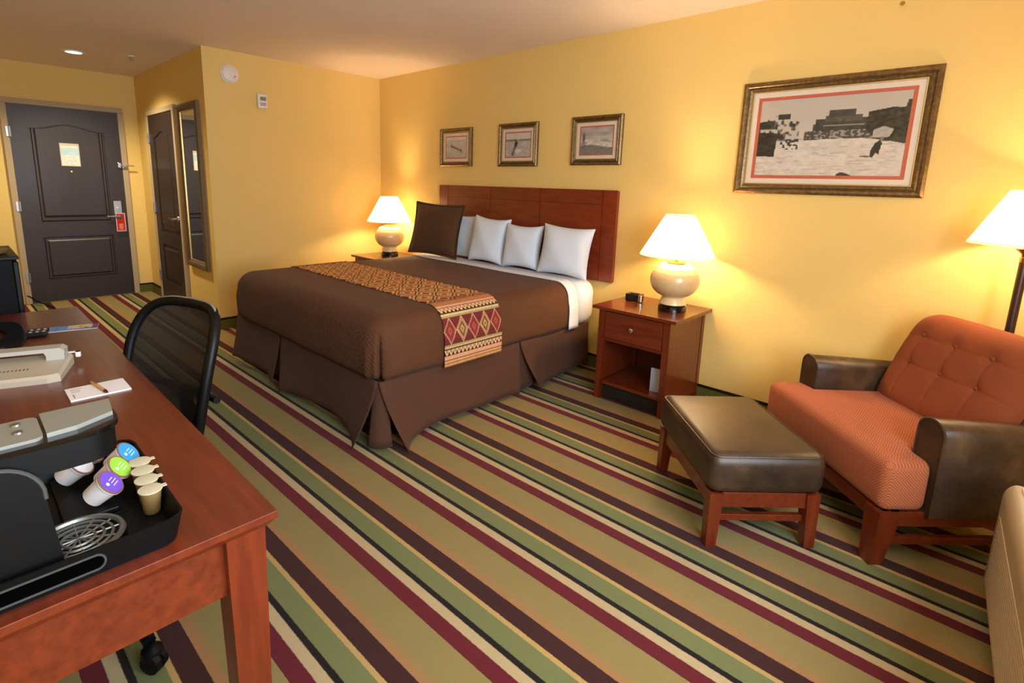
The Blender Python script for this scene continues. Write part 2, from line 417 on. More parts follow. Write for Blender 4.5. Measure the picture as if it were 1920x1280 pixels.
# entry door on the end wall (faces +x): local x -> world +y, room side -y local -> +x world : rotz=+90deg
ED = door('door_1', (XE, .514, 0), PI/2, .914, 2.032, True, True, -1, (.15, .77, .235, .70, .835, 1.81, .055))
hx = .83
pl = obj('lock_plate', box(hx-.038, hx+.038, -.034, -.022, .93, 1.075, .004), 'brushed_steel', ED)
obj('thumb_turn', lathe([(.014, 0), (.014, .018)], 16), 'chrome', pl, True, (hx, -.034, .995), (PI/2, 0, 0))
obj('rose', lathe([(.027, 0), (.024, .012), (.012, .018), (.012, .045)], 20), 'brushed_steel', pl, True, (hx, -.024, .905), (PI/2, 0, 0))
obj('lever', box(hx-.118, hx+.012, -.078, -.062, .896, .915, .006), 'chrome', pl)
gd = obj('door_guard', box(.868, .90, -.05, -.022, 1.44, 1.50, .005), 'chrome', ED); obj('guard_arm', box(.89, 1.02, -.075, -.062, 1.462, 1.474, .004), 'brushed_steel', gd)
obj('guard_post', box(.925, .945, -.062, -.03, 1.45, 1.486, .003), 'chrome', gd)
obj('peephole', lathe([(.012, 0), (.009, .008)], 16), 'brass', ED, True, (.455, -.02, 1.385), (PI/2, 0, 0))
# bathroom-side closet door on the hall wall (faces -y)
CD = door('door_2', (-6.735, YH, 0), 0, .865, 1.985, True, True, -1, (.16, .705, .235, .64, .77, 1.76, .05))
pl = obj('lever_rose', lathe([(.03, 0), (.026, .012), (.012, .018), (.012, .05)], 20), 'brushed_steel', CD, True, (.80, -.022, .945), (PI/2, 0, 0))
obj('lever', box(.675, .81, -.085, -.068, .935, .955, .006), 'chrome', CD)

# ------------------------------------------------------------------ things on the walls and ceiling
def picture(label, x0, x1, z0, z1, fr, matw, inn, fn, nx, ny, group=None):
    w = x1-x0; h = z1-z0; cx = (x0+x1)/2
    t = thing('framed_picture', label, 'picture', (cx, YB, z0), 0, group)
    prof = [(0, 0), (0, -.018), (.25, -.027), (.45, -.024), (.6, -.016), (.75, -.022), (1, -.016), (1, 0)]
    def ring(bm, a0, pr, wd, ybase=0):
        rr = []
        for u, y in pr:
            i = a0+u*wd
            rr.append([bm.verts.new(p) for p in ((-w/2+i, ybase+y, i), (w/2-i, ybase+y, i), (w/2-i, ybase+y, h-i), (-w/2+i, ybase+y, h-i))])
        for a, b in zip(rr, rr[1:]):
            for k in range(4): bm.faces.new((a[k], a[(k+1) % 4], b[(k+1) % 4], b[k]))
        return bm
    obj('frame', ring(bmesh.new(), 0, prof, fr), 'antique_gold', t)
    obj('gold_bead', ring(bmesh.new(), fr*.98, [(0, -.006), (.3, -.017), (.7, -.017), (1, -.006)], fr*.22), 'gold_bead', t)
    i1 = fr*1.15; obj('backing', box(-w/2+.004, w/2-.004, -.007, 0, .004, h-.004), 'cream_mat', t)
    obj('mount', ring(bmesh.new(), i1, [(0, -.0075), (0, -.0105), (1, -.0105), (1, -.0075)], matw), 'cream_mat', t, label='cream outer mount')
    i2 = i1+matw; obj('inner_mount', ring(bmesh.new(), i2, [(0, -.0075), (0, -.0095), (1, -.0095), (1, -.0075)], inn), 'salmon_mat', t, label='salmon inner mount')
    i3 = i2+inn
    paint('print', fn, -w/2+i3, w/2-i3, i3, h-i3, nx, ny, lambda a, b: (a, -.0085, b), 'printed_paper', t)
    obj('glass', box(-w/2+i1, w/2-i1, -.0135, -.0125, i1, h-i1), 'pane_glass', t)
    return t
def gray(v): return np.stack([v*1.0, v*.955, v*.90], -1)
def poly(U, V, pts):
    ins = np.zeros(U.shape, bool); n = len(pts)
    for i in range(n):
        (x1, y1), (x2, y2) = pts[i], pts[(i+1) % n]
        if y1 == y2: continue
        c = ((V >= min(y1, y2)) & (V < max(y1, y2)) & (U < (V-y1)*(x2-x1)/(y2-y1)+x1)); ins ^= c
    return ins
def art_village(U, V):
    g = 196-14*V+vnoise(U, V, 10, 4, 3)*8
    gr = V < .5; g = np.where(gr, 204+18*vnoise(U, V, 24, 20, 5)-20*(vnoise(U, V, 16, 60, 8) > .74)*(V < .4)-12*vnoise(U, V, 90, 70, 4), g)
    def put(pts, val, amp=26, s=40, seed=1):
        nonlocal g
        k = poly(U, V, pts); g = np.where(k, val+amp*(vnoise(U, V, s, s, seed)-.5), g)
    # left rows of houses
    k = (U < .42) & (V > .46) & (V < .80-.55*np.abs(U-.12)-.2*(U > .3)); t = vnoise(U, V, 46, 30, 9)
    g = np.where(k, np.where(t > .5, 186, np.where(t > .3, 110, 52)), g)
    put([(.0, .62), (.12, .62), (.12, .74), (.0, .72)], 58, 40); put([(.14, .74), (.23, .74), (.23, .81), (.14, .81)], 54)
    put([(.0, .26), (.135, .25), (.15, .56), (.0, .58)], 46, 34, 30, 4)
    k = (V > .34) & (V < .48) & (U > .17) & (U < .31); t = vnoise(U, V, 60, 40, 12); g = np.where(k & (t > .58), 60, g)
    # stepped central house
    put([(.40, .50), (.80, .50), (.80, .66), (.40, .66)], 74, 30, 50, 6)
    put([(.415, .56), (.78, .56), (.78, .72), (.415, .72)], 62, 24); put([(.48, .68), (.72, .68), (.72, .76), (.48, .76)], 82, 26)
    put([(.50, .74), (.675, .74), (.675, .83), (.50, .83)], 66, 20); k = (V > .625) & (V < .64) & (U > .47) & (U < .74); g = np.where(k, 140, g)
    k = (V > .47-.06*np.abs(U-.6)) & (V < .575) & (U > .34) & (U < .82); t = vnoise(U, V, 80, 60, 21); g = np.where(k, np.where(t > .62, 150, 62+30*t), g)
    # right dark hillside of houses and its shadow
    put([(.745, .56), (.86, .42), (1.01, .42), (1.01, .80), (.90, .82), (.755, .78)], 44, 46, 46, 14)
    put([(.80, .46), (.90, .47), (.92, .56), (.86, .60), (.80, .56)], 172, 20); put([(.74, .47), (.88, .43), (1.01, .38), (1.01, .47), (.85, .46)], 52, 30)
    put([(.965, .78), (1.01, .78), (1.01, .89), (.98, .90)], 50)
    # walking figure with shadow and a rock at the lower edge
    put([(.795, .24), (.815, .22), (.83, .28), (.85, .26), (.862, .40), (.848, .44), (.82, .40), (.80, .32)], 42, 20, 60)
    put([(.846, .43), (.866, .43), (.866, .475), (.846, .475)], 120, 10); put([(.73, .235), (.80, .225), (.80, .245), (.74, .25)], 96, 20)
    put([(.60, .0), (.70, .0), (.66, .035), (.625, .045), (.60, .02)], 56, 20)
    return gray(np.clip(g, 24, 232))
def art_dune(U, V):
    g = np.where(V > .86, 214, 176+26*vnoise(U, V, 8, 22, 2)+16*vnoise(U, V, 40, 40, 3))
    d = np.exp(-((V-(.50-.45*(U-.4)))/.06)**2)*((U > .2) & (U < .8)); g = g-86*d
    g = np.where((V < .30), g-22*vnoise(U, V, 26, 18, 7), g); return gray(np.clip(g, 30, 225))
def art_field(U, V):
    g = np.where(V > .72, 206, 164+36*vnoise(U, V, 14, 20, 12)); g = g-70*np.exp(-((V-.70)/.035)**2)*(np.abs(U-.5) > .05)
    g = g-86*np.exp(-((U-(.44-.30*(.6-V)))/.05)**2)*(V < .62)*(V > .05); g = g-110*np.exp(-((U-.42)/.05)**2-((V-.56)/.13)**2)
    g = g+60*np.exp(-((U-.5)/.12)**2-((V-.24)/.08)**2); return gray(np.clip(g, 26, 222))
def art_shore(U, V):
    g = 204-44*vnoise(U, V, 4, 8, 31)*(V > .55)-20*V; g = np.where(V < .56, 176+46*vnoise(U, V, 12, 16, 22), g)
    g = np.where(V < .30+.05*np.sin(U*5), 116+20*vnoise(U, V, 30, 20, 8), g)
    g = g-110*np.exp(-((U-.10)/.035)**2-((V-.60)/.16)**2); g = g-70*np.exp(-((U-.08)/.1)**2-((V-.38)/.08)**2)
    g = g-60*np.exp(-((U-.78)/.18)**2-((V-.50+.1*(U-.7))/.05)**2); return gray(np.clip(g, 30, 215))
picture('large framed black and white photograph of a pueblo village above the armchair', -1.215, -.306, 1.369, 1.997, .052, .028, .018, art_village, 200, 130)
picture('small framed photograph of a rippled dune, above the brown sham', -3.982, -3.548, 1.532, 1.877, .040, .024, .009, art_dune, 60, 46)
picture('small framed photograph of a dark figure on a field path, over mid headboard', -3.211, -2.781, 1.530, 1.880, .040, .024, .009, art_field, 60, 46)
picture('small framed photograph of a pale shore with dark rocks, above right pillow', -2.447, -2.014, 1.537, 1.888, .040, .024, .009, art_shore, 60, 46)
tag(obj('wall_nail', lathe([(.004, 0), (.004, .012), (.009, .013), (.006, .017)], 12), 'brass', None, True, (-.513, YB, 2.30), (PI/2, 0, 0)), 'tiny nail head high on the wall over the large picture', 'nail')

# mirror on the hall wall
mr = thing('wall_mirror', 'tall narrow framed mirror hung beside the closet door', 'mirror', (-5.44, YH, .515))
mw, mh = .56, 1.505
def ring4(w, h, z0, prof):
    bm = bmesh.new(); rr = []
    for i, y in prof: rr.append([bm.verts.new(p) for p in ((-w/2+i, y, z0+i), (w/2-i, y, z0+i), (w/2-i, y, z0+h-i), (-w/2+i, y, z0+h-i))])
    for a, b in zip(rr, rr[1:]):
        for k in range(4): bm.faces.new((a[k], a[(k+1) % 4], b[(k+1) % 4], b[k]))
    return bm
obj('frame', ring4(mw, mh, 0, [(0, 0), (0, -.028), (.02, -.04), (.045, -.034), (.062, -.016), (.062, 0)]), 'mirror_frame', mr)
obj('bead', ring4(mw-.124, mh-.124, .062, [(0, -.012), (.0, -.02), (.008, -.02), (.008, -.012)]), 'gold_bead', mr)
obj('glass', box(-mw/2+.06, mw/2-.06, -.014, -.002, .06, mh-.06), 'mirror_glass', mr)

sd = thing('smoke_detector', 'round white smoke detector high on the closet wall', 'smoke detector', (XC, 1.835, 2.25))
sd.rotation_euler = (0, PI/2, 0)
obj('base', lathe([(.076, 0), (.076, .016), (.072, .018)], 40), 'white_plastic', sd, True); obj('cover', lathe([(.068, .018), (.066, .032), (.05, .042), (.02, .046)], 40), 'white_plastic', sd, True)
obj('indicator', lathe([(.006, .044), (.005, .05)], 12, None, (.02, .03, 0)), 'red_card', sd)
st = thing('alarm_sounder', 'small cream rectangular fire alarm sounder below the smoke detector', 'alarm', (XC, 2.10, 1.995))
obj('body', box(0, .034, -.042, .042, 0, .125, .008), 'white_plastic', st); obj('strobe_lens', box(.034, .042, -.022, .03, .068, .10, .003), 'grey_plastic', st)
obj('sounder_slot', box(.034, .036, -.022, .03, .04, .046), 'dark_grey_plastic', st); obj('sounder_slot', box(.034, .036, -.022, .03, .026, .032), 'dark_grey_plastic', st)

dn = thing('door_notice', 'pale printed notice card in a frame on the entry door', 'notice', (XE+.0205, .974, 1.44))
obj('holder', box(0, .005, -.082, .082, 0, .236, .002), 'cream_plastic', dn)
def art_notice(U, V):
    b = 222+10*vnoise(U, V, 6, 6, 1); c = np.stack([b, b*.985, b*.95], -1); k = (V > .5) & (V < .9)
    c[k] = np.stack([200-30*vnoise(U, V, 9, 7, 5), 214+0*U, 222+8*U], -1)[k]
    k2 = (vnoise(U, V, 18, 30, 3) > .72) & (V < .45) & (U > .15) & (U < .85); c[k2] = (196, 194, 186); return c
paint('printed_card', art_notice, -.074, .074, .008, .212, 24, 30, lambda a, b: (.0056, a, b), 'printed_paper', dn)

hs = thing('door_hanger', 'red and white do not disturb card hanging from the entry door lever', 'door hanger', (XE+.062, .514+.84, .735))
def art_hanger(U, V):
    c = np.zeros(U.shape+(3,)); c[:] = (186, 36, 32); k = (np.abs(U-.5) > .40) | (V < .03) | (V > .97); c[k] = (226, 190, 180)
    k = (np.abs(U-.5) < .22) & (V < .42) & (vnoise(U, V, 12, 4, 9) > .35); c[k] = (214, 120, 100); return c
hm = lambda a, b: (0.0011, a, b)
obj('card', box(-.001, .001, -.045, .045, 0, .205), 'white_paper', hs)
paint('printed_face', art_hanger, -.0445, .0445, .001, .204, 20, 44, hm, 'printed_paper', hs)
obj('hook_hole', lathe([(.024, 0), (.024, .0012)], 24), 'dark_grey_plastic', hs, True, (.0012, -.006, .16), (0, PI/2, 0))

sw = thing('light_switch', 'cream light switch plate beside the closet door jamb', 'switch', (-6.87, YH, 1.05))
obj('plate', box(-.036, .036, -.006, 0, 0, .115, .002), 'cream_plastic', sw); obj('rocker', box(-.016, .016, -.011, -.006, .026, .09, .002), 'white_plastic', sw)

dl = thing('ceiling_downlight', 'round recessed downlight glowing in the hallway ceiling', 'downlight', (-6.25, .955, H))
obj('trim_ring', lathe([(.062, -.002), (.062, -.007), (.088, -.009), (.09, 0)], 40, cap0=False, cap1=False), 'white_plastic', dl, True)
obj('lens', lathe([(.062, -.004), (.0, -.0035)], 40, cap0=False, cap1=False), 'downlight_glow', dl, True)
dlo = light('downlight_lamp', 'SPOT', (0, 0, -.02), 80, (1, .86, .58), spot_size=2.5, spot_blend=.8, shadow_soft_size=.06); dlo.parent = dl
sp = thing('fire_sprinkler', 'small white sprinkler head in the hallway ceiling', 'sprinkler', (-6.0, 1.34, H))
obj('escutcheon', lathe([(.032, 0), (.03, -.008), (.012, -.012)], 24), 'white_plastic', sp, True); obj('deflector', lathe([(.008, -.012), (.008, -.035), (.02, -.037), (.02, -.039)], 16), 'brushed_steel', sp, True)

# ------------------------------------------------------------------ headboard and bed
hb = thing('headboard', 'wide cherry wood headboard panel fixed to the wall behind the bed', 'headboard', (-2.985, YB-.002, .686))
hw = .982; hh = .672
xs = [(-hw, -.855), (-.855, -.285), (-.285, .275), (.275, .86), (.86, hw)]
obj('backing_board', box(-hw+.004, hw-.004, -.022, 0, .004, hh-.004), 'headboard_wood', hb)
for a, b in xs:
    if b-a > .3:
        obj('panel', box(a+.003, b-.003, -.034, -.022, 0, .565), 'headboard_wood', hb); obj('panel', box(a+.003, b-.003, -.034, -.022, .5685, hh), 'headboard_wood', hb)
    else: obj('panel', box(a+.003, b-.003, -.034, -.022, 0, hh), 'headboard_wood', hb)

X0, X1, Y0, Y1, ZT, ZB = -4.04, -2.14, 1.405, 3.06, .70, .375
BED = thing('bed', 'king bed with white mattress and brown pleated bed skirt', 'bed', (-3.09, 2.36, 0))
def loc(o): o.location = (3.09, -2.36, 0); return o     # parts authored in world coordinates
m_ = obj('mattress', box(X0+.03, X1-.03, Y0+.045, 3.325, .355, ZT-.016, .135, 6), 'sheet_linen', BED, True); loc(m_)
loc(obj('fitted_sheet', box(X0-.02, X1+.03, 3.118, 3.338, .36, ZT+.004, .10, 6), 'sheet_linen', BED, True))
loc(obj('box_spring', box(X0+.05, X1-.05, Y0+.06, 3.32, .15, .355, .015), 'brown_skirt', BED))
for x in (X0+.12, X1-.12):
    for y in (Y0+.2, 3.2): loc(obj('leg', lathe([(.025, 0), (.03, .01), (.03, .15)], 14, None, (x, y, 0)), 'black_matte', BED, True))
def skirt(p0, p1, nrm, f0, f1, sl0, sl1, hem0, hemm, hem1, wav=.012, amp=1):
    p0 = Vector(p0); p1 = Vector(p1); nrm = Vector(nrm); d = (p1-p0)
    ln = d.length; dn_ = d/ln; ph = random.random()*6
    def fn(s, t):   # t 0 top, 1 bottom
        k = t**1.35; e0 = math.exp(-s*ln/.16); e1 = math.exp(-(1-s)*ln/.16)
        out = (f0*e0+f1*e1+wav*math.sin(s*ln*7+ph)*amp+.014)*k
        hem = hem0*e0+hem1*e1+hemm*max(0, 1-e0-e1)+.008*math.sin(s*ln*9+ph)
        z = .372+(hem-.372)*t
        q = p0+d*s+nrm*out+dn_*(sl0*e0-sl1*e1)*k
        return (q.x, q.y, z)
    o = obj('skirt_panel', grid(fn, 40, 10), 'brown_skirt', BED, True, auto=False); loc(o); solid(o, .004, 0); return o
xs_, ys_ = X1-.015, Y0+.02
skirt((X0+.02, ys_, 0), (-3.30, ys_, 0), (0, -1, 0), .03, .05, 0, .0, .05, .06, .05)
skirt((-3.29, ys_, 0), (X1-.03, ys_, 0), (0, -1, 0), .05, .085, .10, .085, .02, .06, .012)
skirt((xs_, ys_+.0, 0), (xs_, 2.50, 0), (1, 0, 0), .13, .03, .09, .01, .012, .05, .02)
skirt((xs_, 2.51, 0), (xs_, 3.30, 0), (1, 0, 0), .08, .0, .14, 0, .02, .05, .05)
skirt((X0+.015, 3.30, 0), (X0+.015, ys_, 0), (-1, 0, 0), .02, .03, 0, 0, .05, .05, .05)
def gus(s, t):
    a = -PI/2+s*PI/2; r = .02+.04*t**1.3
    return (xs_-.05+math.cos(a)*(r+.03), ys_+.05+math.sin(a)*(r+.03)-.0, .368+(.02-.368)*t)
o = obj('corner_gusset', grid(gus, 16, 8), 'brown_skirt', BED, True, auto=False); loc(o); solid(o, .004, 0)
def pg(s, t): return (-3.48+.36*s, ys_+.012-.014*t*math.sin(s*PI), .368+(.07-.368)*t)
o = obj('pleat_gusset', grid(pg, 8, 6), 'brown_skirt', BED, True, auto=False); loc(o); solid(o, .004, 0)
def pg2(s, t): return (xs_-.012+.01*t*math.sin(s*PI), 2.40+.28*s, .368+(.03-.368)*t)
o = obj('pleat_gusset', grid(pg2, 8, 6), 'brown_skirt', BED, True, auto=False); loc(o); solid(o, .004, 0)

RR = .125
def draped(name, y_foot, y_head, off, zb, m, smooth=True, notch=True, head=None):
    x0, x1, y0 = X0-off+RR, X1+off-RR, y_foot-off+RR; r = RR
    pts = []   # (x,y,nx,ny,cornerparam)
    for i in range(25): pts.append((x0, y_head+(y0-y_head)*i/24, -1, 0, None))
    for i in range(1, 24):
        a = PI+PI/2*i/24; pts.append((x0, y0, math.cos(a), math.sin(a), i/24-.5))
    for i in range(31): pts.append((x0+(x1-x0)*i/30, y0, 0, -1, None))
    for i in range(1, 24):
        a = 1.5*PI+PI/2*i/24; pts.append((x1, y0, math.cos(a), math.sin(a), i/24-.5))
    for i in range(25): pts.append((x1, y0+(y_head-y0)*i/24, 1, 0, None))
    bm = bmesh.new(); rings = []
    prof = [(r*math.sin(a), ZT+off-r*(1-math.cos(a))) for a in [PI/2*i/8 for i in range(9)]]
    zc = prof[-1][1]; prof += [(r+.004+.006*math.sin(k/8*PI), zc+(zb-zc)*k/8) for k in range(1, 9)]; prof[-1] = (r-.004, zb)
    for k, (o_, z) in enumerate(prof):
        row = []
        for j, (x, y, nx, ny, c) in enumerate(pts):
            oo = o_+(.003*math.sin(j*.9+k*.3) if k > 9 else 0); zz = z+(.004*math.sin(j*.45) if k == len(prof)-1 else 0)
            if notch and c is not None and k > 6: oo -= .045*math.exp(-((c)/.045)**2)*min(1, (k-6)/5)
            row.append(bm.verts.new((x+nx*oo, y+ny*oo, zz)))
        rings.append(row)
    for a, b in zip(rings, rings[1:]):
        for i in range(len(a)-1): bm.faces.new((a[i], a[i+1], b[i+1], b[i]))
    tg = [[bm.verts.new((x0+(x1-x0)*c/30, y_head+(y0-y_head)*r_/24, ZT+off)) for c in range(31)] for r_ in range(25)]
    for r_ in range(24):
        for c in range(30): bm.faces.new((tg[r_][c], tg[r_+1][c], tg[r_+1][c+1], tg[r_][c+1]))
    bmesh.ops.remove_doubles(bm, verts=bm.verts, dist=1e-4)
    o = obj(name, bm, m, None, True, auto=False); solid(o, .006, -1); return o
cv = draped('bedspread', Y0, Y1, 0, ZB, 'brown_coverlet')
tag(cv, 'dark brown quilted bedspread draped over the king bed', 'bedspread')
def band(name, ya, yb, off, m, zb, ns=160, nt=46, colfn=None, edge=0):
    r = RR; x0, x1 = X0-off+r, X1+off-r; zc = ZT+off-r
    seg = [('L', zc-zb), ('A', r*PI/2), ('T', x1-x0), ('B', r*PI/2), ('R', zc-zb)]; tot = sum(l for _, l in seg)
    def at(d):
        for k, l in seg:
            if d <= l+1e-9: break
            d -= l
        if k == 'L': return (x0-r-.016*min(1,(zc-zb-d)/.06), zb+d)
        if k == 'A': a = d/r; return (x0-r*math.cos(a), zc+r*math.sin(a))
        if k == 'T': return (x0+d, ZT+off)
        if k == 'B': a = d/r; return (x1+r*math.sin(a), zc+r*math.cos(a))
        return (x1+r+.016*min(1,d/.06), zc-d)
    verts = []; U = np.zeros((ns+1, nt+1)); V = U.copy()
    for i in range(ns+1):
        x, z = at(tot*i/ns)
        for j in range(nt+1):
            verts.append((x, ya+(yb-ya)*j/nt+edge*.006*math.sin(i*.2), z)); U[i, j] = tot*(1-i/ns); V[i, j] = j/nt
    idx = np.arange((ns+1)*(nt+1)).reshape(ns+1, nt+1)
    f = np.stack([idx[:-1, :-1], idx[1:, :-1], idx[1:, 1:], idx[:-1, 1:]], -1).reshape(-1, 4).tolist()
    me = bpy.data.meshes.new(name); me.from_pydata(verts, [], f); me.materials.append(MAT[m])
    for p in me.polygons: p.use_smooth = True
    if colfn is not None:
        col = colfn(U, V, tot).reshape(-1, 3)/255; col = np.where(col <= .04045, col/12.92, ((col+.055)/1.055)**2.4)
        at_ = me.color_attributes.new('Col', 'FLOAT_COLOR', 'POINT'); at_.data.foreach_set('color', np.concatenate([col, np.ones((len(col), 1))], 1).astype(np.float32).ravel())
    o = bpy.data.objects.new(name, me); C.objects.link(o); solid(o, .005, 1 if False else -1); return o
sh = band('flat_sheet', 3.0, 3.115, .008, 'sheet_linen', .372, 90, 6, None, 1)
tag(sh, 'white sheet folded back over the top of the brown bedspread', 'sheet')
def runner_cols(U, V, tot):
    d = np.minimum(U, tot-U); w = .46; y = V*w
    tan, pink, dark, brown, maroon, olive, org = map(np.array, ((204, 160, 110), (206, 148, 112), (70, 34, 28), (158, 104, 64), (122, 48, 44), (160, 140, 92), (190, 118, 66)))
    c = np.zeros(U.shape+(3,)); c[:] = org
    def bnd(a, b, col): c[(d >= a) & (d < b)] = col
    nz = vnoise(U/tot, V, 420, 70, 6)
    # body: dense diamonds
    p = .098
    a = np.abs(((d-.05)/p) % 1-.5)*2; b = np.abs((y/(w/5)) % 1-.5)*2; q = (a+b)
    p2 = .17; a = np.abs(((d-.47)/p2) % 1-.5)*2; b = np.abs((y/(w/3)) % 1-.5)*2; q = a+b; th = np.arctan2(b-.5, a-.5+1e-6)
    lt, md, dk, mr = map(np.array, ((232, 188, 124), (196, 124, 70), (88, 42, 30), (150, 58, 44)))
    dash = np.sin((a-b)*34) > .1
    body = np.where((q < .30)[..., None], mr, np.where((q < .44)[..., None], lt, np.where((q < .60)[..., None], np.where(dash[..., None], dk, lt), np.where((q < .82)[..., None], np.where(dash[..., None], lt, md), np.where((q < 1.0)[..., None], dk, np.where((q < 1.14)[..., None], lt, np.where((q < 1.4)[..., None], np.where(dash[..., None], dk, md), np.where((q < 1.62)[..., None], lt, mr))))))))
    body = np.where((nz > .84)[..., None], dk, body)
    c[:] = body
    def zig(a0, a1, per=.030):
        k = (d >= a0) & (d < a1); t = (d-a0)/(a1-a0); z = np.abs((y/per) % 1-.5)*2
        c[k] = dark; c[k & (np.abs(z-t) < .30)] = (212, 176, 124); c[k & (z < t-.52)] = (196, 140, 100)
    st = lambda a0, a1: bnd(a0, a1, brown)
    for i in range(4): bnd(.009*i, .009*i+.006, tan if i % 2 else brown); bnd(.009*i+.006, .009*i+.009, (178, 124, 78))
    bnd(.036, .042, dark); bnd(.042, .063, pink); bnd(.063, .068, dark); zig(.068, .100); bnd(.100, .107, dark)
    bnd(.107, .116, (196, 172, 124)); bnd(.116, .126, olive)
    k = (d >= .126) & (d < .280); h = .154; t = (d-.126)/h; cell = w/5; xx = ((y/cell) % 1-.5)*2; n = (y/cell).astype(int); q = np.abs(xx)+np.abs(t-.5)*2
    c[k] = maroon*.86; c[k & (q < 1)] = maroon*1.05; c[k & (np.abs(q-.93) < .085)] = (184, 140, 104)
    odd = (n % 2 == 1); c[k & odd & (np.abs(q-.72) < .055)] = (196, 166, 110); c[k & odd & (q < .62)] = (112, 74, 44)
    c[k & (np.abs(q-.24) < .07)] = (202, 160, 108); c[k & (~odd) & (np.abs(q-.24) < .07)] = (180, 84, 70)
    bnd(.280, .291, olive); bnd(.291, .302, (200, 176, 126)); bnd(.302, .309, dark); zig(.309, .341); bnd(.341, .347, dark)
    bnd(.347, .364, pink); bnd(.364, .370, dark)
    for i in range(4): bnd(.370+.011*i, .370+.011*i+.007, (188, 128, 78)); bnd(.370+.011*i+.007, .370+.011*i+.011, (150, 86, 52))
    bnd(.414, .420, dark)
    k = (d > .42) & (d < .47); c[k & (np.sin(y*2*PI/.02+d*300) > .3)] = (96, 52, 36)
    return np.clip(c*(.94+.12*nz[..., None]), 0, 255)
rn = band('bed_runner', 1.832, 2.292, .007, 'woven_runner', .362, 640, 130, runner_cols)
tag(rn, 'patterned orange and maroon woven runner across the foot of the bed', 'bed runner')

def pillow(name, label, cat, w, h, t, loc_, rz, lean, m, group=None, ear=.1, flange=0, roll=0):
    bm = bmesh.new(); n = 26
    def P_(u, v, side):
        ed = max(abs(u), abs(v))
        x = u*(1-ear*(1-v*v)*abs(u)**1.5); y = v*(1-ear*(1-u*u)*abs(v)**1.5)
        k = 1-flange; uu = min(1, abs(u)/k); vv = min(1, abs(v)/k)
        th = t*(max(0, (1-uu**2.6))*max(0, (1-vv**2.6)))**.5
        th *= 1+.05*math.sin(u*5+v*3+w*20)
        return Vector((x*w/2, side*th/2, (y+1)*h/2))
    sides = []
    for s in (-1, 1):
        sides.append([[bm.verts.new(P_(-1+2*i/n, -1+2*j/n, s)) for j in range(n+1)] for i in range(n+1)])
    for sd_, vs in zip((-1, 1), sides):
        for i in range(n):
            for j in range(n):
                f = (vs[i][j], vs[i+1][j], vs[i+1][j+1], vs[i][j+1]); bm.faces.new(f if sd_ < 0 else f[::-1])
    bmesh.ops.remove_doubles(bm, verts=bm.verts, dist=1e-4)
    o = obj(name, bm, m, None, True, auto=False); o.location = loc_; o.rotation_euler = (lean, roll, rz); subdiv(o, 1)
    return tag(o, label, cat, group)
ZP = ZT+.012
pillow('sham', 'square dark brown sham standing on the left side of the bed', 'pillow', .62, .50, .13, (-3.73, 3.045, ZP), math.radians(7), math.radians(-13), 'brown_sham', None, .08, .08, math.radians(1))
pillow('pillow', 'white pillow tucked behind the brown sham', 'pillow', .40, .40, .10, (-3.53, 3.232, ZP-.006), math.radians(4), math.radians(-6), 'white_linen', None, .08)
pillow('pillow', 'white pillow standing right beside the brown sham, in front of its neighbour', 'pillow', .40, .415, .17, (-3.135, 3.15, ZP-.006), math.radians(6), math.radians(-11), 'white_linen', None, .13, 0, math.radians(3))
pillow('pillow', 'shorter white pillow between the other standing white pillows', 'pillow', .375, .375, .16, (-2.755, 3.165, ZP-.006), math.radians(6), math.radians(-10), 'white_linen', None, .13)
pillow('pillow', 'wide white flanged pillow nearest the right nightstand', 'pillow', .45, .395, .17, (-2.335, 3.155, ZP-.006), math.radians(6), math.radians(-11), 'white_linen', None, .10, .05, math.radians(2))

# ------------------------------------------------------------------ nightstands and what stands on them
def nightstand(label, x, y):
    t = thing('nightstand', label, 'nightstand', (x, y, 0), 0)      # origin centre of footprint; front = -y
    w, d, h = .245, .25, .603
    bm = bmesh.new(); tw, td = .285, .272
    prism([(-td, .607), (-td, .626), (.25, .626), (.25, .603), (-td+.022, .603)], -tw, tw, lambda u, v, q: (q, u, v), bm)
    obj('top', bm, 'cherry_wood_x', t)
    for sx in (-1, 1):
        for sy in (-1, 1):
            x0 = sx*w-(.045 if sx > 0 else 0); y0 = sy*(d-.0)-(.04 if sy > 0 else 0)
            obj('leg', frustum(bmesh.new(), (x0+(.008 if sx > 0 else 0), x0+.037+(.008 if sx > 0 else 0), y0, y0+.04, 0), (x0, x0+.045, y0, y0+.04, h)), 'cherry_wood_z', t)
    for sx in (-1, 1): obj('side_panel', box(sx*(w-.012)-.009, sx*(w-.012)+.009, -d+.04, d-.04, .055, h), 'cherry_wood_z', t)
    obj('back_panel', box(-w+.045, w-.045, d-.022, d-.01, .055, h), 'cherry_wood_x', t)
    dr = obj('drawer', box(-w+.048, w-.048, -d-.002, -d+.018, .425, .598, .002), 'cherry_wood_x', t)
    obj('drawer_box', box(-w+.055, w-.055, -d+.018, d-.06, .445, .58), 'dark_wood', dr)
    kb = obj('knob', lathe([(.006, 0), (.006, .012), (.014, .018), (.015, .024), (.008, .028)], 18), 'chrome', dr, True, (0, -d-.002, .512), (PI/2, 0, 0))
    obj('drawer_rail', box(-w+.045, w-.045, -d+.012, -d+.04, .40, .423), 'cherry_wood_x', t)
    obj('shelf', box(-w+.045, w-.045, -d+.012, d-.022, .105, .125), 'cherry_wood_x', t)
    obj('kick_board', box(-w+.045, w-.045, -d+.03, -d+.045, .0, .105), 'kick_black', t)
    return t
nightstand('cherry nightstand with clock and lamp, on the armchair side of the bed', -1.555, 3.125)
nightstand('cherry nightstand in the corner on the far side of the bed', -4.49, 3.115)
fd = thing('folder', 'pale grey folder standing inside the open compartment of a nightstand', 'folder', (-1.395, 2.97, .1255), math.radians(8))
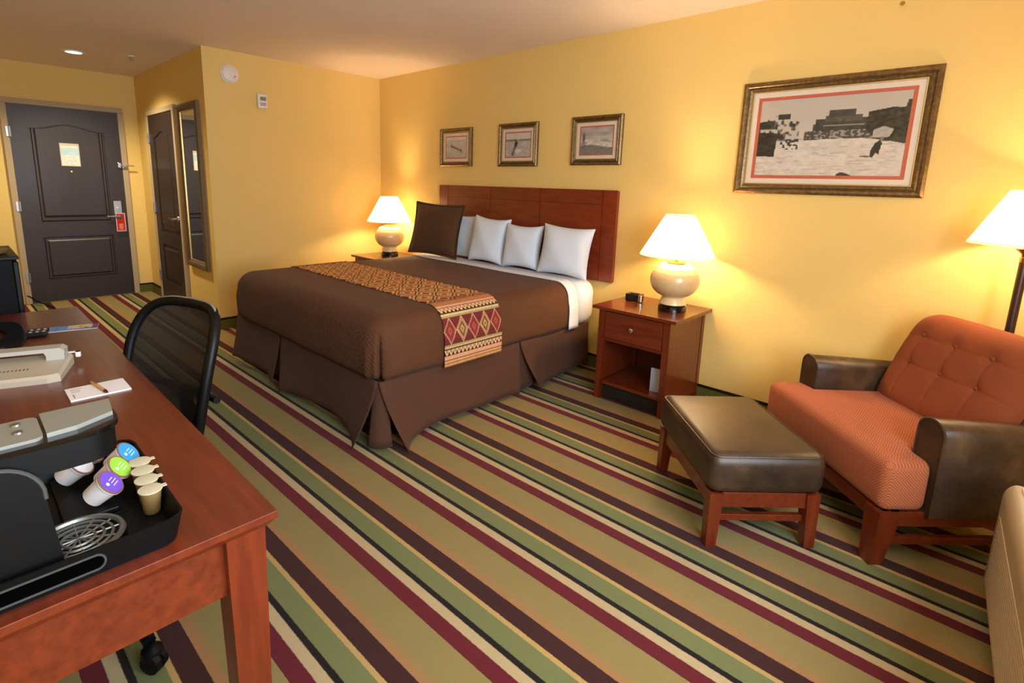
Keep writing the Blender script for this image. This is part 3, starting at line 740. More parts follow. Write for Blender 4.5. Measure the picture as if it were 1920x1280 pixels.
obj('cover', box(-.055, .055, -.006, -.004, 0, .15), 'pale_folder', fd); obj('pages', box(-.052, .055, -.004, .004, .002, .147), 'white_paper', fd); obj('cover', box(-.055, .055, .004, .006, 0, .15), 'pale_folder', fd)

def table_lamp(label, x, y, z0, power):
    t = thing('table_lamp', label, 'lamp', (x, y, z0))
    obj('base', lathe([(.086, 0), (.086, .004), (.084, .034), (.078, .038)], 40), 'black_gloss', t, True, label='dark polished base')
    obj('foot', lathe([(.068, .038), (.082, .045), (.08, .06), (.066, .085), (.072, .098)], 44), 'glazed_band', t, True)
    prof = []
    for i in range(22):
        a = -1.08+i/21*2.18; prof.append((.148*math.cos(a)**.85 if math.cos(a) > 0 else 0, .195+.112*math.sin(a)))
    obj('body', lathe(prof, 56), 'crackle_ceramic', t, True)
    obj('shoulder_band', lathe([(.118, .262), (.119, .268), (.105, .284), (.09, .294), (.088, .298)], 48, cap0=False), 'glazed_band', t, True)
    obj('collar', lathe([(.046, .294), (.055, .303), (.05, .312), (.018, .316)], 36), 'brass', t, True)
    obj('neck', lathe([(.009, .314), (.009, .40)], 16), 'brass', t, True)
    obj('socket', lathe([(.016, .385), (.018, .39), (.018, .435), (.012, .44)], 18), 'brass', t, True)
    hp = [(.0+.052*math.sin(a)*(1 if 1 else 0), 0, .385+.105*(1-math.cos(a))) for a in [PI*i/12 for i in range(13)]]
    obj('harp', tube(hp, .0022, 6), 'brass', t, True); obj('harp', tube([(-p[0], p[1], p[2]) for p in hp], .0022, 6), 'brass', t, True)
    obj('bulb', lathe([(.012, .44), (.026, .465), (.03, .49), (.022, .515), (.006, .526)], 20), 'bulb_glow', t, True)
    s = obj('shade', lathe([(.222, .352), (.086, .598)], 56, cap0=False, cap1=False), 'lamp_shade_fabric', t, True)
    obj('shade_hem', lathe([(.2225, .349), (.2235, .349), (.2205, .357), (.2195, .357)], 56, cap0=False, cap1=False), 'lamp_shade_fabric', s, True); obj('shade_hem', lathe([(.0865, .598), (.0875, .598), (.089, .590), (.088, .590)], 40, cap0=False, cap1=False), 'lamp_shade_fabric', s, True)
    obj('spider', tube([(-.086, 0, .595), (.086, 0, .595)], .002, 6), 'brass', s)
    l = light('lamp_light', 'POINT', (0, 0, .47), power, WARM, shadow_soft_size=.045); l.parent = t
    return t
table_lamp('lit cream ceramic table lamp on the nightstand with the clock', -1.425, 3.12, .627, LAMP_W)
table_lamp('lit cream ceramic table lamp in the corner behind the brown sham', -4.505, 3.13, .627, LAMP_W)
ck = thing('alarm_clock', 'small black alarm clock with chrome corner on a nightstand', 'clock', (-1.72, 3.175, .627), math.radians(12))
obj('body', box(-.055, .055, -.035, .035, .003, .052, .008, 3), 'black_gloss', ck); obj('display', box(-.046, .036, -.0365, -.035, .014, .042), 'black_matte', ck)
obj('chrome_corner', box(.034, .0565, -.038, -.030, .003, .05, .003), 'chrome', ck); obj('snooze_bar', box(-.03, .03, -.012, .012, .052, .057, .002), 'dark_grey_plastic', ck)
for sx in (-.04, .04): obj('foot', box(sx-.008, sx+.008, -.03, .03, 0, .003), 'black_matte', ck)

# ------------------------------------------------------------------ armchair, ottoman, floor lamp
def chair_loc(u, w): return ((w-u)*.70711, (w+u)*.70711, 0)
AC = thing('armchair', 'rust orange tufted armchair with brown leather arms and wooden legs', 'armchair', chair_loc(2.135, 1.485), -PI/4)
# local x = right of sitter seen from the front (-> towards the window), y = back
def cushion_T():
    bm = bmesh.new()
    pl = [(-.415, .0), (.415, .0), (.415, .175), (.298, .175), (.298, .60), (-.298, .60), (-.298, .175), (-.415, .175)]
    prism(pl, .225, .425, lambda u, v, h: (u, v, h), bm)
    bmesh.ops.bevel(bm, geom=list(bm.edges), offset=.038, segments=4, affect='EDGES', profile=.5, clamp_overlap=True)
    for v in bm.verts:
        if v.co.z > .4: v.co.z += .022*max(0, 1-(v.co.x/.42)**2)*max(0, 1-((v.co.y-.28)/.4)**2)
    return bm
obj('seat', cushion_T(), 'orange_houndstooth', AC, True, label='orange houndstooth seat cushion')
def arm(sx):
    prof = []
    for i in range(13):
        a = PI*i/12; prof.append((.058*math.cos(a), .525+.055*math.sin(a)))
    prof = [(.058, .215)]+prof+[(-.058, .215)]
    bm = bmesh.new(); rows = []
    ys = [.175, .18, .35, .5, .60, .66]
    for k, y in enumerate(ys):
        sc = .965 if k == 0 else 1
        rows.append([bm.verts.new((sx*.368+p[0]*sc, y, (p[1]-.22)*(1 if k else .985)+.22-(.03*max(0, (y-.2)/.46)) if p[1] > .3 else p[1])) for p in prof])
    for a, b in zip(rows, rows[1:]):
        for i in range(len(prof)): bm.faces.new((a[i], a[(i+1) % len(prof)], b[(i+1) % len(prof)], b[i]))
    bm.faces.new(rows[0][::-1]); bm.faces.new(rows[-1]); return bm, prof
for sx in (-1, 1):
    bm, prof = arm(sx); a = obj('arm', bm, 'brown_leather', AC, True, label='brown leather arm')
    obj('welt', tube([(sx*.368+p[0]*1.0, .176, p[1]) for p in prof], .0045, 6), 'brown_leather', a, True)
BUT = [(x_, z_) for z_ in (.615, .742) for x_ in (-.185, -.015, .155)]
def back_fn(s, t):
    x = (-1+2*s)*.315; z = .40+.445*t
    yc = .50+.16*t
    e = (1-abs(-1+2*s)**5)*(1-abs(-1+2*t)**6)
    th = .075*max(0, e)**.5
    dim = 0
    for bx_, bz in BUT: dim += .015*math.exp(-(((x-bx_)/.032)**2+((z-bz)/.032)**2))
    for (a, az), (b, bz) in [((-.31, z_), (.31, z_)) for z_ in (.615, .742)]+[((x_, .615), (x_, .742)) for x_ in (-.185, -.015, .155)]+[((x_, .45), (x_, .615)) for x_ in (-.185, -.015, .155)]:
        vx, vz = b-a, bz-az; q = max(0, min(1, ((x-a)*vx+(z-az)*vz)/(vx*vx+vz*vz))); dd = math.hypot(x-a-vx*q, z-az-vz*q)
        dim += .0032*math.exp(-(dd/.007)**2)
    w = .5*(1+math.tanh((t-.9)*10)); xx = x*(1-.10*max(0, t-.55)**1.2)
    zz = z-.06*(abs(x)/.315)**6*t
    return (xx, yc-th+dim*max(0, e)**.5, zz)
bm = grid(back_fn, 120, 90)
obj('backrest', bm, 'orange_back', AC, True, auto=False, label='rust orange button tufted backrest')
def back_rear(s, t):
    p = back_fn(s, t); e = (1-abs(-1+2*s)**5)*(1-abs(-1+2*t)**6); return (p[0], .50+.16*t+.09*max(0, e)**.5, p[2])
obj('backrest_rear', grid(back_rear, 40, 30), 'brown_leather', AC, True, auto=False)
bb = AC.children[-2]
for x, z in BUT:
    t_ = (z-.40)/.445; y = back_fn((x/.315+1)/2, t_)[1]
    obj('button', lathe([(.012, 0), (.013, .003), (.009, .008), (.003, .0095)], 14), 'orange_back', bb, True, (x*(1-.10*max(0, t_-.55)**1.2), y+.001, z), (PI/2+.3, 0, 0))
obj('seat_rail', box(-.40, .40, .02, .05, .165, .225, .003), 'cherry_wood_x', AC); obj('seat_rail', box(-.40, .40, .60, .63, .165, .225, .003), 'cherry_wood_x', AC)
for sx in (-1, 1):
    obj('side_rail', box(sx*.39-.014, sx*.39+.014, .05, .60, .165, .225, .003), 'cherry_wood_x', AC); obj('stretcher', box(sx*.385-.011, sx*.385+.011, .06, .60, .085, .115, .002), 'cherry_wood_x', AC)
    xo = sx*.375
    obj('leg', frustum(bmesh.new(), (xo-.026+sx*.0, xo+.026, .0-.0, .052, 0), (xo-.04, xo+.04, 0, .085, .225)), 'cherry_wood_z', AC)
    obj('leg', frustum(bmesh.new(), (xo-.024, xo+.024, .615, .663, 0), (xo-.034, xo+.034, .58, .645, .225)), 'cherry_wood_z', AC)
obj('under_frame', box(-.37, .37, .05, .60, .21, .228), 'kick_black', AC)

OT = thing('ottoman', 'brown leather ottoman on wooden legs in front of the armchair', 'ottoman', chair_loc(2.12, 1.115), -PI/4)
bm = box(-.305, .305, -.228, .228, .225, .392, .045, 5)
for v in bm.verts:
    if v.co.z > .37: v.co.z += .018*max(0, 1-(v.co.x/.31)**2)*max(0, 1-(v.co.y/.23)**2)
obj('cushion', bm, 'brown_leather', OT, True, label='padded brown leather top')
def wl_(ins, z, r=.045):
    out = []
    for cx, cy, a0 in ((.305-r, .228-r, 0), (-.305+r, .228-r, PI/2), (-.305+r, -.228+r, PI), (.305-r, -.228+r, 1.5*PI)):
        for i in range(6): a = a0+PI/2*i/5; out.append((cx+(r-ins)*math.cos(a), cy+(r-ins)*math.sin(a), z))
    return out
obj('seam', tube(wl_(.012, .381), .0035, 6, closed=True), 'brown_leather', OT, True)
obj('apron', box(-.28, .28, -.208, -.186, .165, .228, .002), 'cherry_wood_x', OT); obj('apron', box(-.28, .28, .186, .208, .165, .228, .002), 'cherry_wood_x', OT)
obj('apron', box(-.285, -.263, -.186, .186, .165, .228, .002), 'cherry_wood_x', OT); obj('apron', box(.263, .285, -.186, .186, .165, .228, .002), 'cherry_wood_x', OT)
for sx in (-1, 1):
    for sy in (-1, 1):
        xo, yo = sx*.265, sy*.19
        obj('leg', frustum(bmesh.new(), (xo-.021+sx*.012, xo+.021+sx*.012, yo-.02+sy*.006, yo+.02+sy*.006, 0), (xo-.03, xo+.03, yo-.026, yo+.026, .228)), 'cherry_wood_z', OT)
    obj('stretcher', box(sx*.262-.011, sx*.262+.011, -.17, .17, .10, .127, .002), 'cherry_wood_x', OT)

FL = thing('floor_lamp', 'lit floor lamp with dark pole and cone shade behind the armchair', 'lamp', (.088, 3.155, 0))
obj('base', lathe([(.13, 0), (.13, .012), (.10, .022), (.03, .03), (.017, .05)], 44), 'dark_wood', FL, True)
obj('pole', lathe([(.0165, .05), (.0165, 1.115)], 24), 'dark_wood', FL, True)
obj('cup', lathe([(.0175, 1.115), (.0175, 1.135), (.014, 1.137), (.016, 1.150), (.036, 1.168), (.037, 1.171), (.02, 1.171)], 32), 'brass', FL, True, label='flared brass cup')
obj('socket', lathe([(.014, 1.17), (.016, 1.23), (.01, 1.235)], 18), 'brass', FL, True)
obj('bulb', lathe([(.012, 1.235), (.027, 1.26), (.03, 1.285), (.02, 1.31), (.005, 1.32)], 20), 'bulb_glow', FL, True)
s = obj('shade', lathe([(.196, 1.19), (.088, 1.415)], 56, cap0=False, cap1=False), 'lamp_shade_fabric', FL, True)
obj('shade_hem', lathe([(.1965, 1.187), (.1975, 1.187), (.195, 1.196), (.194, 1.196)], 56, cap0=False, cap1=False), 'lamp_shade_fabric', s, True)
obj('spider', tube([(-.088, 0, 1.412), (.088, 0, 1.412)], .002, 6), 'brass', s); obj('harp', tube([(0, 0, 1.235), (.045, 0, 1.28), (.045, 0, 1.36), (0, 0, 1.412)], .0022, 6), 'brass', s, True)
l = light('lamp_light', 'POINT', (0, 0, 1.29), LAMP_W*.5, WARM, shadow_soft_size=.045); l.parent = FL

# ------------------------------------------------------------------ heating and cooling unit under the window
PT = thing('air_conditioner', 'cream ribbed air conditioning unit under the window', 'air conditioner', (.175, 1.75, 0), math.radians(3.83))
pr = [(0, .085), (.0, .36)]+[(.034-.034*math.cos(a), .395+.055*math.sin(a)) for a in [PI/2*i/8 for i in range(9)]]+[(.50, .462), (.50, .085)]
obj('cover', prism(pr, -.55, .606, lambda u, v, h: (u, h, v)), 'unit_plastic', PT, True)
obj('sub_base', box(.05, .50, -.52, .58, 0, .085), 'dark_grey_plastic', PT)
r0 = None
for k in range(15):
    z = .11+k*.0165
    if r0 is None: r0 = obj('louver', box(-.003, .001, -.53, .56, -.0038, .0038, .0012, 1), 'unit_plastic', PT); r0.location = (0, 0, z)
    else: share(r0, 'louver', PT, (0, 0, z))
sl = math.atan2(.016, .56)
for a in ((.036, .05, -.50, .575, .449, .457), (.27, .284, -.50, .575, .455, .463), (.05, .27, .561, .575, .450, .460), (.05, .27, -.50, -.486, .450, .460)):
    obj('vent_frame', box(*a, .002), 'white_plastic', PT)
obj('vent_well', box(.05, .27, -.486, .561, .446, .4535), 'black_matte', PT)
v0 = None
for k in range(25):
    y = -.465+k*.042
    if v0 is None: v0 = obj('vent_slat', box(.05, .27, -.004, .004, .4535, .4575), 'dark_grey_plastic', PT); v0.location = (0, y, 0)
    else: share(v0, 'vent_slat', PT, (0, y, 0))

# ------------------------------------------------------------------ desk
DK = thing('desk', 'long cherry wood desk along the wall', 'desk', (-1.985, .03, 0))
DX0, DX1, DY0, DY1, DZ = -3.065, -.905, -.31, .37, .76
def dloc(o): o.location = (1.985, -.03, 0); return o
bm = bmesh.new(); c = .016
r_ = [(DX0, DX1, DY0, DY1, DZ-.001), (DX0, DX1, DY0, DY1, DZ-.014), (DX0+c, DX1-c, DY0, DY1-c, DZ-.032)]
rows = [[bm.verts.new(p) for p in ((a[0], a[2], a[4]), (a[1], a[2], a[4]), (a[1], a[3], a[4]), (a[0], a[3], a[4]))] for a in [(DX0+.001, DX1-.001, DY0, DY1-.001, DZ)]+r_]
for a, b in zip(rows, rows[1:]):
    for k in range(4): bm.faces.new((a[k], a[(k+1) % 4], b[(k+1) % 4], b[k]))
bm.faces.new(rows[0]); bm.faces.new(rows[-1][::-1])
dloc(obj('top', bm, 'cherry_wood_x', DK))
dloc(obj('apron', box(DX1-.06, DX1-.038, DY0+.07, DY1-.085, DZ-.155, DZ-.032), 'cherry_wood_x', DK)); dloc(obj('apron', box(DX0+.038, DX0+.06, DY0+.07, DY1-.085, DZ-.155, DZ-.032), 'cherry_wood_x', DK))
dloc(obj('apron', box(DX0+.09, DX1-.09, DY1-.06, DY1-.038, DZ-.112, DZ-.032), 'cherry_wood_x', DK)); dloc(obj('modesty_panel', box(DX0+.09, DX1-.09, DY0+.01, DY0+.03, .25, DZ-.032), 'cherry_wood_x', DK))
for x0 in (DX0+.018, DX1-.018-.072):
    for y0 in (DY0, DY1-.018-.07):
        dx = .018 if x0 < -2 else 0; dloc(obj('leg', frustum(bmesh.new(), (x0+.010, x0+.062, y0+.012, y0+.064, 0), (x0, x0+.072, y0, y0+.07, DZ-.032)), 'cherry_wood_z', DK))

# phone
PH = thing('telephone', 'beige desk telephone with handset on the cherry desk', 'telephone', (-2.045, .205, DZ), math.atan2(-.055, .17))
# local x: -> AB reversed (towards the chair side), y<0: away along the body to the wall
ph_pts = [(-.092, .0), (.085, .0), (.095, -.03), (.095, -.27), (-.095, -.27), (-.095, -.03)]
bm = bmesh.new()
lo = [bm.verts.new((x, y, .0)) for x, y in ph_pts]; mi = [bm.verts.new((x, y, .016+.010*(x < 0))) for x, y in ph_pts]
hi = [bm.verts.new((x*.93, y*.97-.006, .024+.014*(x < 0))) for x, y in ph_pts]
for a, b in ((lo, mi), (mi, hi)):
    for i in range(6): bm.faces.new((a[i], a[(i+1) % 6], b[(i+1) % 6], b[i]))
bm.faces.new(lo[::-1]); bm.faces.new(hi)
obj('body', bm, 'beige_plastic', PH)
hs_ = obj('handset', prism([(-.045, .0), (-.045, .030), (-.05, .046), (-.20, .046), (-.205, .030), (-.205, .0), (-.25, .0), (-.255, .05), (-.24, .066), (-.01-.0, .066), (.002, .052), (0, .0)], -.085, -.035, lambda u, v, h: (h, u-.012, v*.62+.030)), 'pale_handset', PH)
for k in range(9): obj('speaker_slot', box(-.022, .03, -.09-k*.009, -.0875-k*.009, .0275, .0295), 'dark_grey_plastic', PH)
obj('message_lamp', box(.0, .018, -.19, -.17, .024, .034, .002), 'white_plastic', PH)
cp = obj('cord_plug', box(-.10, -.085, .006, .02, .02, .038, .003), 'white_plastic', PH); obj('clip', box(-.097, -.088, -.055, .006, .036, .040, .001), 'white_plastic', cp)
obj('socket', lathe([(.006, 0), (.006, .003)], 12, None, (-.0925, .013, .036)), 'black_matte', cp)

NP = thing('notepad', 'white hotel notepad lying on the desk under a pen', 'notepad', (-1.81, .244, DZ))
obj('pages', box(-.054, .054, -.07, .07, 0, .004), 'white_paper', NP)
for k, (a, b) in enumerate(((-.03, .028), (-.012, .022), (.004, .02))): obj('letterhead_stroke', box(-.04+k*.014, -.037+k*.014, -.060, -.060+b, .004, .0043), 'ink', NP)
obj('letterhead_stroke', box(.006, .04, -.060, -.057, .004, .0043), 'ink', NP)
PN = thing('pen', 'wooden pen resting across the notepad', 'pen', (-1.815, .247, DZ+.0085), math.radians(8))
obj('barrel', tube([(-.058, 0, 0), (-.02, 0, 0), (.045, 0, 0)], [.0035, .0048, .0045], 12), 'wood_pen', PN, True); obj('tip', tube([(.045, 0, 0), (.056, 0, 0), (.068, 0, 0)], [.0045, .004, .001], 12), 'wine_tip', PN, True)
obj('clip', box(-.055, -.015, -.0012, .0012, .0035, .006), 'brass', PN)

# television on the desk (only its base and edge reach into view)
TV = thing('television', 'black flat television standing on the desk by the remote', 'television', (-2.645, .0, DZ))
bm = bmesh.new(); out = []; inn = []
for i in range(40):
    a = 2*PI*i/40; ca, sa = math.cos(a), math.sin(a)
    out.append((math.copysign(abs(ca)**.5, ca)*.222, math.copysign(abs(sa)**.45, sa)*.152)); inn.append((ca*.17, -.015+sa*.115))
def rg(l, z): return [bm.verts.new((x, y, z)) for x, y in l]
a, b, c_, d = rg(out, 0), rg(out, .014), rg(inn, .014), rg(inn, 0)
for p, q in ((a, b), (b, c_), (c_, d), (d, a)):
    for i in range(40): bm.faces.new((p[i], p[(i+1) % 40], q[(i+1) % 40], q[i]))
obj('base', bm, 'black_gloss', TV, True)
obj('stem', box(-.05, .05, -.145, -.105, .014, .20, .008), 'black_gloss', TV)
obj('casing', box(-.36, .32, -.105, .062, .055, .395, .018, 3), 'black_plastic', TV); obj('screen', box(-.34, .30, .062, .064, .08, .375), 'black_gloss', TV)

RM = thing('remote_control', 'black remote control with grey buttons on the desk', 'remote', (-2.60, .185, DZ), math.radians(-12))
obj('body', box(-.05, .045, -.030, .032, 0, .016, .005), 'black_plastic', RM)
for i in range(3):
    for j in range(2): obj('button', lathe([(.007, .016), (.006, .019)], 10, None, (-.02+j*.035, -.018+i*.02, 0)), 'grey_plastic', RM)
CA = thing('channel_card', 'colourful blue and yellow printed card strip beside the remote', 'card', (-2.635, .295, DZ), math.radians(-14))
obj('card', box(-.040, .040, -.085, .085, 0, .0016), 'white_paper', CA)
def art_card(U, V):
    c = np.zeros(U.shape+(3,)); c[:] = (206, 202, 214); k = V < .42; c[k] = (110, 160, 214); k = V < .08; c[k] = (206, 150, 140)
    k = (V > .52) & (V < .86) & (U < .55); c[k] = (226, 214, 140); k = V > .88; c[k] = (110, 84, 128); k = (V > .42) & (V < .88) & (U > .7); c[k] = (150, 150, 206)
    k = vnoise(U, V, 6, 14, 3) > .8; c[k] = (110, 110, 150); return c
paint('printed_face', art_card, -.0398, .0398, -.0848, .0848, 12, 40, lambda a, b: (a, b, .0018), 'printed_paper', CA)

# coffee tray, brewer, pods
TR = thing('serving_tray', 'black serving tray with handle slots at the end of the desk', 'tray', (-1.11, .0, DZ))
tx0, tx1, ty0, ty1 = -.19, .182, -.27, .222
def rrect(x0, x1, y0, y1, r, n=6):
    out = []
    for cx, cy, a0 in ((x1-r, y1-r, 0), (x0+r, y1-r, PI/2), (x0+r, y0+r, PI), (x1-r, y0+r, 1.5*PI)):
        for i in range(n+1): a = a0+PI/2*i/n; out.append((cx+r*math.cos(a), cy+r*math.sin(a)))
    return out
obj('floor_plate', prism(rrect(tx0+.008, tx1-.008, ty0+.008, ty1-.008, .03), .0, .008, lambda u, v, h: (u, v, h)), 'black_plastic', TR)
bm = bmesh.new(); o1 = rrect(tx0+.006, tx1-.006, ty0+.006, ty1-.006, .03, 8); o2 = rrect(tx0-.004, tx1+.004, ty0-.004, ty1+.004, .035, 8); i2 = rrect(tx0, tx1, ty0, ty1, .032, 8); i1 = rrect(tx0+.010, tx1-.010, ty0+.010, ty1-.010, .028, 8)
def zt(x, y):   # end walls with the handles stand higher
    k = max(0, min(1, (abs(x-(tx0+tx1)/2)-.12)/.06)); return .040+.012*k
a, b, c_, d = [bm.verts.new((x, y, .002)) for x, y in o1], [bm.verts.new((x, y, zt(x, y))) for x, y in o2], [bm.verts.new((x, y, zt(x, y))) for x, y in i2], [bm.verts.new((x, y, .008)) for x, y in i1]
n = len(a)
for p, q in ((a, b), (b, c_), (c_, d)):
    for i in range(n): bm.faces.new((p[i], p[(i+1) % n], q[(i+1) % n], q[i]))
obj('rim', bm, 'black_plastic', TR, True)
hp = []
for i in range(24):
    a = 2*PI*i/24; hp.append((tx1+.0045, .035+math.copysign(.062, math.cos(a))*1+.012*math.cos(a)*1.0, .027+.0125*math.sin(a)))
obj('slot_shade_plate', prism([(p[1], p[2]) for p in hp], tx1-.002, tx1+.0012, lambda u, v, h: (h, u, v)), 'slot_shade', TR); obj('slot_rim', tube([(tx1+.0018, p[1], p[2]) for p in hp], .0018, 6, closed=True), 'dark_grey_plastic', TR, True)  # near-black plate painted in for the shade inside the handle opening

CM = thing('coffee_maker', 'black single cup coffee maker with grey control panel on the tray', 'coffee maker', (-1.01, .0, DZ+.008))
bx0, bx1 = -.055, .055
# body with arched opening (profile in y,z), head overhangs towards +y
ap = [(-.20, 0), (.066, 0), (.060, .06), (.052, .14)]+[(-.005+.057*math.cos(a), .145+.057*math.sin(a)) for a in [PI/2*i/8 for i in range(1, 9)]]+[(-.20, .202)]
obj('body', prism(ap, bx0-.004, bx1+.010, lambda u, v, h: (h, u, v)), 'black_plastic', CM)
obj('body_edge', tube([(bx1+.010, u, v) for u, v in ap[3:-1]], .003, 6), 'dark_grey_plastic', CM, True)
def headp(z0, z1, ins, m, nm, y1=.150, bev=.006):
    bm = prism(rrect(bx0+ins-.002, bx1-ins+.002, -.20+ins, y1-ins, .045-ins*.5, 8), z0, z1, lambda u, v, h: (u, v, h))
    return obj(nm, bm, m, CM, True)
headp(.172, .214, 0, 'black_plastic', 'head'); headp(.214, .222, -.002, 'black_gloss', 'head_collar', .153); 
obj('control_panel', prism(rrect(bx0+.006, bx1-.010, -.19, .060, .012), .222, .227, lambda u, v, h: (u, v, h)), 'grey_plastic', CM)
obj('lid_lever', prism([(-.052, .064), (.040, .064), (.036, .10), (.010, .150), (-.052, .156)], .222, .229, lambda u, v, h: (u, v, h)), 'grey_plastic', CM, label='grey lid lever')
for i in range(2):
    for j in range(3): obj('button', lathe([(.007, .227), (.006, .2295)], 12, None, (-.028+i*.034, -.03+j*.032, 0)), 'steel_grille', CM)
obj('drip_base', prism([(bx0-.004, .046)]+[(.0+.062*math.cos(a), .085+.068*math.sin(a)) for a in [PI-PI*i/16 for i in range(17)]]+[(bx1+.004, .046)], 0, .018, lambda u, v, h: (u, v, h)), 'black_plastic', CM)
obj('drip_well', prism([(-.05, .05), (.05, .05), (.05, .09), (.03, .13), (-.03, .13), (-.05, .09)], .018, .0185, lambda u, v, h: (u, v, h)), 'black_matte', CM)
gr_ = obj('drip_grille', tube([(.058*math.cos(a), .087+.060*math.sin(a), .021) for a in [2*PI*i/40 for i in range(40)]], .005, 6, closed=True), 'steel_grille', CM, True)
for rr in (.046, .034, .022): obj('grille_ring', tube([(rr*math.cos(a), .087+rr*1.02*math.sin(a), .0205) for a in [2*PI*i/28 for i in range(28)]], .0026, 5, closed=True), 'steel_grille', gr_, True)
for k in range(6): a = PI*k/6; obj('grille_spoke', tube([(-.056*math.cos(a), .087-.058*math.sin(a), .02), (.056*math.cos(a), .087+.058*math.sin(a), .02)], .0018, 5), 'steel_grille', gr_, True)

RK = thing('pod_rack', 'black slanted rack holding coffee pods on the tray', 'rack', (-1.17, .135, DZ+.008))
nrm = Vector((.40, .65, .65)).normalized(); qrot = nrm.to_track_quat('Z', 'Y').to_euler()
obj('ledge', box(-.10, .085, -.058, .022, .004, .0125, .002), 'black_plastic', RK)
obj('foot', box(-.095, .09, -.082, .035, 0, .004), 'black_plastic', RK); obj('back_support', box(-.095, .09, -.082, -.076, 0, .05), 'black_plastic', RK)
pcount = 0
def pod(colname, label, p):
    t = thing('coffee_pod', label, 'coffee pod', p, 0, 'coffee pods in the rack'); t.rotation_euler = qrot
    obj('cup', lathe([(.0165, -.042), (.019, -.040), (.0225, -.002), (.0255, -.002), (.0255, .0)], 28), 'pod_cup', t, True)
    obj('rim', lathe([(.0255, .0), (.0255, .0015), (.0225, .0018)], 28), 'pod_ring', t, True)
    obj('lid', lathe([(.0225, .0012), (.0222, .0024)], 28), 'pod_'+colname, t, True, label=colname+' foil lid')
    obj('lid_mark', lathe([(.0035, .0024), (.0035, .0028)], 8, None, (-.011, .002, 0)), 'white_paper', t)
    for q_, (a_, b_) in enumerate(((-.004, .012), (-.003, .014), (-.002, .010))): obj('lid_mark', box(a_, b_, -.008+q_*.006, -.0068+q_*.006, .0024, .0027), 'white_paper', t)
z_ = DZ+.062
pod('blue', 'blue lidded coffee pod in the black rack', (-1.205, .198, z_)); pod('green', 'lime green lidded coffee pod in the black rack', (-1.153, .174, z_)); pod('purple', 'purple lidded coffee pod in the black rack', (-1.102, .150, z_))
pod('white', 'white lidded coffee pod partly under the coffee maker head', (-1.208, .123, z_+.004)); pod('tan', 'tan lidded coffee pod between the coffee maker head and the blue pod', (-1.256, .147, z_))
for k in range(4):
    q = k/3; t = thing('creamer_cup', ['tan lidded creamer cup at the row end beside the blue pod', 'tan lidded creamer cup second along from the blue pod', 'tan lidded creamer cup third along from the blue pod', 'tan lidded creamer cup at the open row end, its side showing'][k], 'creamer', (-1.168+.122*q, .203-.010*q+.006, DZ+.0085), 0, 'creamer cups along the tray rim')
    obj('cup', lathe([(.012, 0), (.0135, .002), (.0175, .042), (.0175, .044)], 22), 'creamer_cup', t, True)
    obj('lid', lathe([(.0195, .044), (.0195, .046), (.017, .0465)], 22), 'tan_lid', t, True); obj('tab', box(-.005, .005, .016, .026, .0442, .0456), 'tan_lid', t)
pk = thing('packet', 'grey blue packet standing behind the coffee maker head', 'packet', (-1.288, .180, DZ+.0085), math.radians(-80))
obj('front', box(-.004, .004, -.03, .034, 0, .085, .002), 'packet', pk); obj('seam', box(-.001, .001, -.03, .034, .085, .091), 'packet', pk)

# ------------------------------------------------------------------ office chair tucked under the desk
OC = thing('office_chair', 'black mesh back office chair tucked under the desk', 'office chair', (-1.87, .232, 0), math.radians(17))
BW, BZ0, BZ1 = .215, .50, .945
def bpt(a, k=1.0):   # rounded back outline; a in 0..1 around
    ang = 2*PI*a; ca, sa = math.cos(ang), math.sin(ang); e = .42 if sa > 0 else .30
    x = math.copysign(abs(ca)**e, ca)*BW*k; z = (BZ0+BZ1)/2+math.copysign(abs(sa)**.5, sa)*(BZ1-BZ0)/2*k
    t = (z-BZ0)/(BZ1-BZ0); x *= (.90+.10*math.sin(min(1, t*1.1)*PI/1.4))
    y = .215+.06*(t-.4)**2-.05*(x/BW)**2+.10*t
    return (x, y, z)
fr_ = obj('back_frame', tube([bpt(i/60) for i in range(60)], .0165, 10, closed=True), 'black_plastic', OC, True)
def tr(i): p = bpt(.04+.42*i/24); return (p[0]*.985, p[1]+.004, p[2]+.013)
obj('frame_trim', tube([tr(i) for i in range(25)], .006, 8), 'grey_plastic', fr_, True, label='grey trim along the top edge')
bm = bmesh.new(); rings = [[bm.verts.new((lambda p: (p[0], .215+.06*(((p[2]-BZ0)/(BZ1-BZ0))-.4)**2-.05*(p[0]/BW)**2+.10*((p[2]-BZ0)/(BZ1-BZ0)), p[2]))(bpt(i/60, k))) for i in range(60)] for k in (1, .75, .5, .25)]
for a, b in zip(rings, rings[1:]):
    for i in range(60): bm.faces.new((a[i], a[(i+1) % 60], b[(i+1) % 60], b[i]))
bm.faces.new(rings[-1])
obj('back_mesh', bm, 'chair_mesh', OC, True, auto=False, label='see-through black mesh')
obj('lumbar_bar', tube([(-.2, .262, .66), (-.1, .285, .655), (.1, .285, .655), (.2, .262, .66)], .012, 8), 'black_plastic', OC, True)
obj('back_post', tube([(0, .05, .41), (0, .22, .42), (0, .285, .50), (0, .285, .66)], .022, 10), 'black_plastic', OC, True)
bm = box(-.235, .235, -.23, .22, .435, .505, .03, 4); obj('seat', bm, 'black_matte', OC, True)
obj('seat_mechanism', box(-.10, .10, -.10, .12, .39, .435, .008), 'black_plastic', OC)
obj('gas_column', lathe([(.03, .07), (.03, .22), (.018, .222), (.018, .40)], 20), 'black_plastic', OC, True)
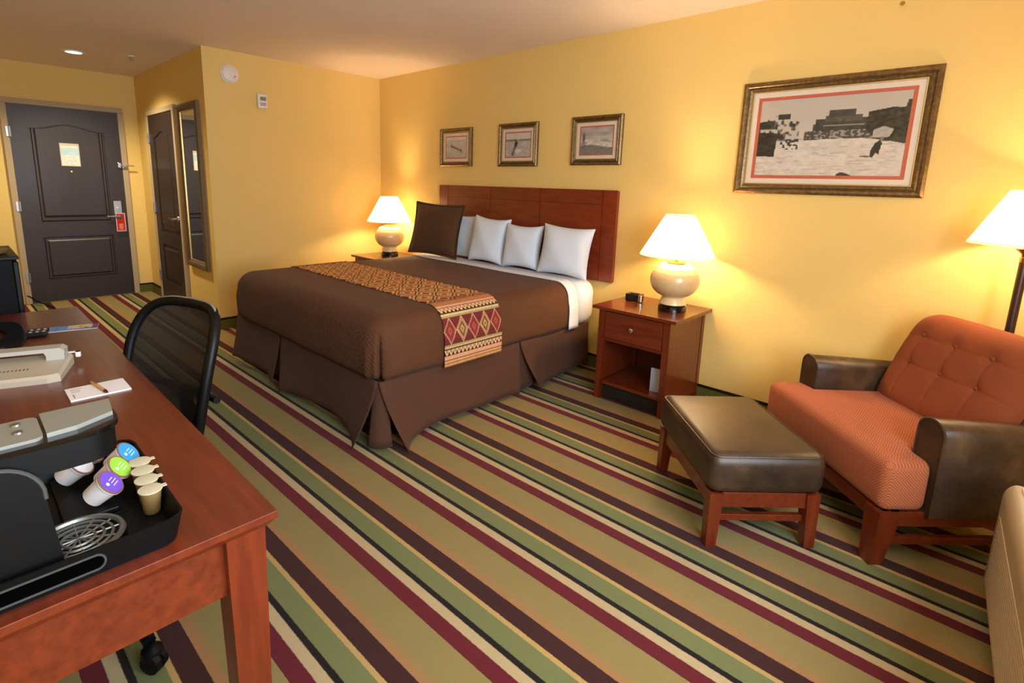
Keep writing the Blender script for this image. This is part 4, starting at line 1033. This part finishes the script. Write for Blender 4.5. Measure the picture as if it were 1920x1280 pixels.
hub = obj('base_hub', lathe([(.05, .065), (.055, .08), (.045, .13), (.035, .135)], 24), 'black_plastic', OC, True)
ang0 = math.atan2(.263-.232, -1.499+1.87)-math.radians(17)
for k in range(5):
    a = ang0+2*PI*k/5; ca, sa = math.cos(a), math.sin(a)
    lg = obj('base_leg', tube([(.03*ca, .03*sa, .105), (.15*ca, .15*sa, .10), (.31*ca, .31*sa, .075)], [.026, .024, .017], 10), 'black_plastic', OC, True)
    cs = obj('caster', lathe([(.012, -.022), (.029, -.02), (.031, -.004), (.024, -.003), (.024, .003), (.031, .004), (.029, .02), (.012, .022)], 24), 'black_plastic', OC, True, (.335*ca, .335*sa, .031), (PI/2, 0, a+.5))
    obj('caster_hood', lathe([(.03, .0), (.027, .018), (.012, .028), (.009, .03)], 18, None, (.325*ca, .325*sa, .045)), 'black_plastic', lg, True)

# ------------------------------------------------------------------ far end of the desk wall
FC = thing('cabinet', 'tall black cabinet standing beyond the far end of the desk', 'cabinet', (-3.40, -.08, 0))
obj('body', box(-.24, .24, -.265, .255, .03, .985, .004), 'black_matte', FC); obj('door', box(-.235, .235, .255, .275, .04, .975, .004), 'black_plastic', FC)
obj('top', box(-.245, .245, -.27, .278, .985, 1.0, .003), 'black_plastic', FC)
for sx in (-.2, .2):
    for sy in (-.22, .22): obj('foot', box(sx-.02, sx+.02, sy-.02, sy+.02, 0, .03), 'black_matte', FC)
DS = thing('dish', 'small tan dish with a handle on top of the black cabinet', 'dish', (-3.30, .125, 1.0))
obj('bowl', lathe([(.03, 0), (.045, .006), (.06, .022), (.057, .022), (.043, .009), (.0, .006)], 28, cap1=False), 'tan_dish', DS, True); obj('handle', tube([(.055*math.cos(a), 0, .02+.045*math.sin(a)) for a in [PI*i/12 for i in range(13)]], .004, 8), 'tan_dish', DS, True)
CO = tag(obj('power_cord', tube([(-7.18, .475, .10), (-7.17, .50, .085), (-7.12, .56, .03), (-7.0, .62, .008), (-6.75, .66, .007), (-6.4, .70, .007)], .007, 8), 'black_matte', None, True), 'black cord trailing across the carpet by the entry door jamb', 'cord')
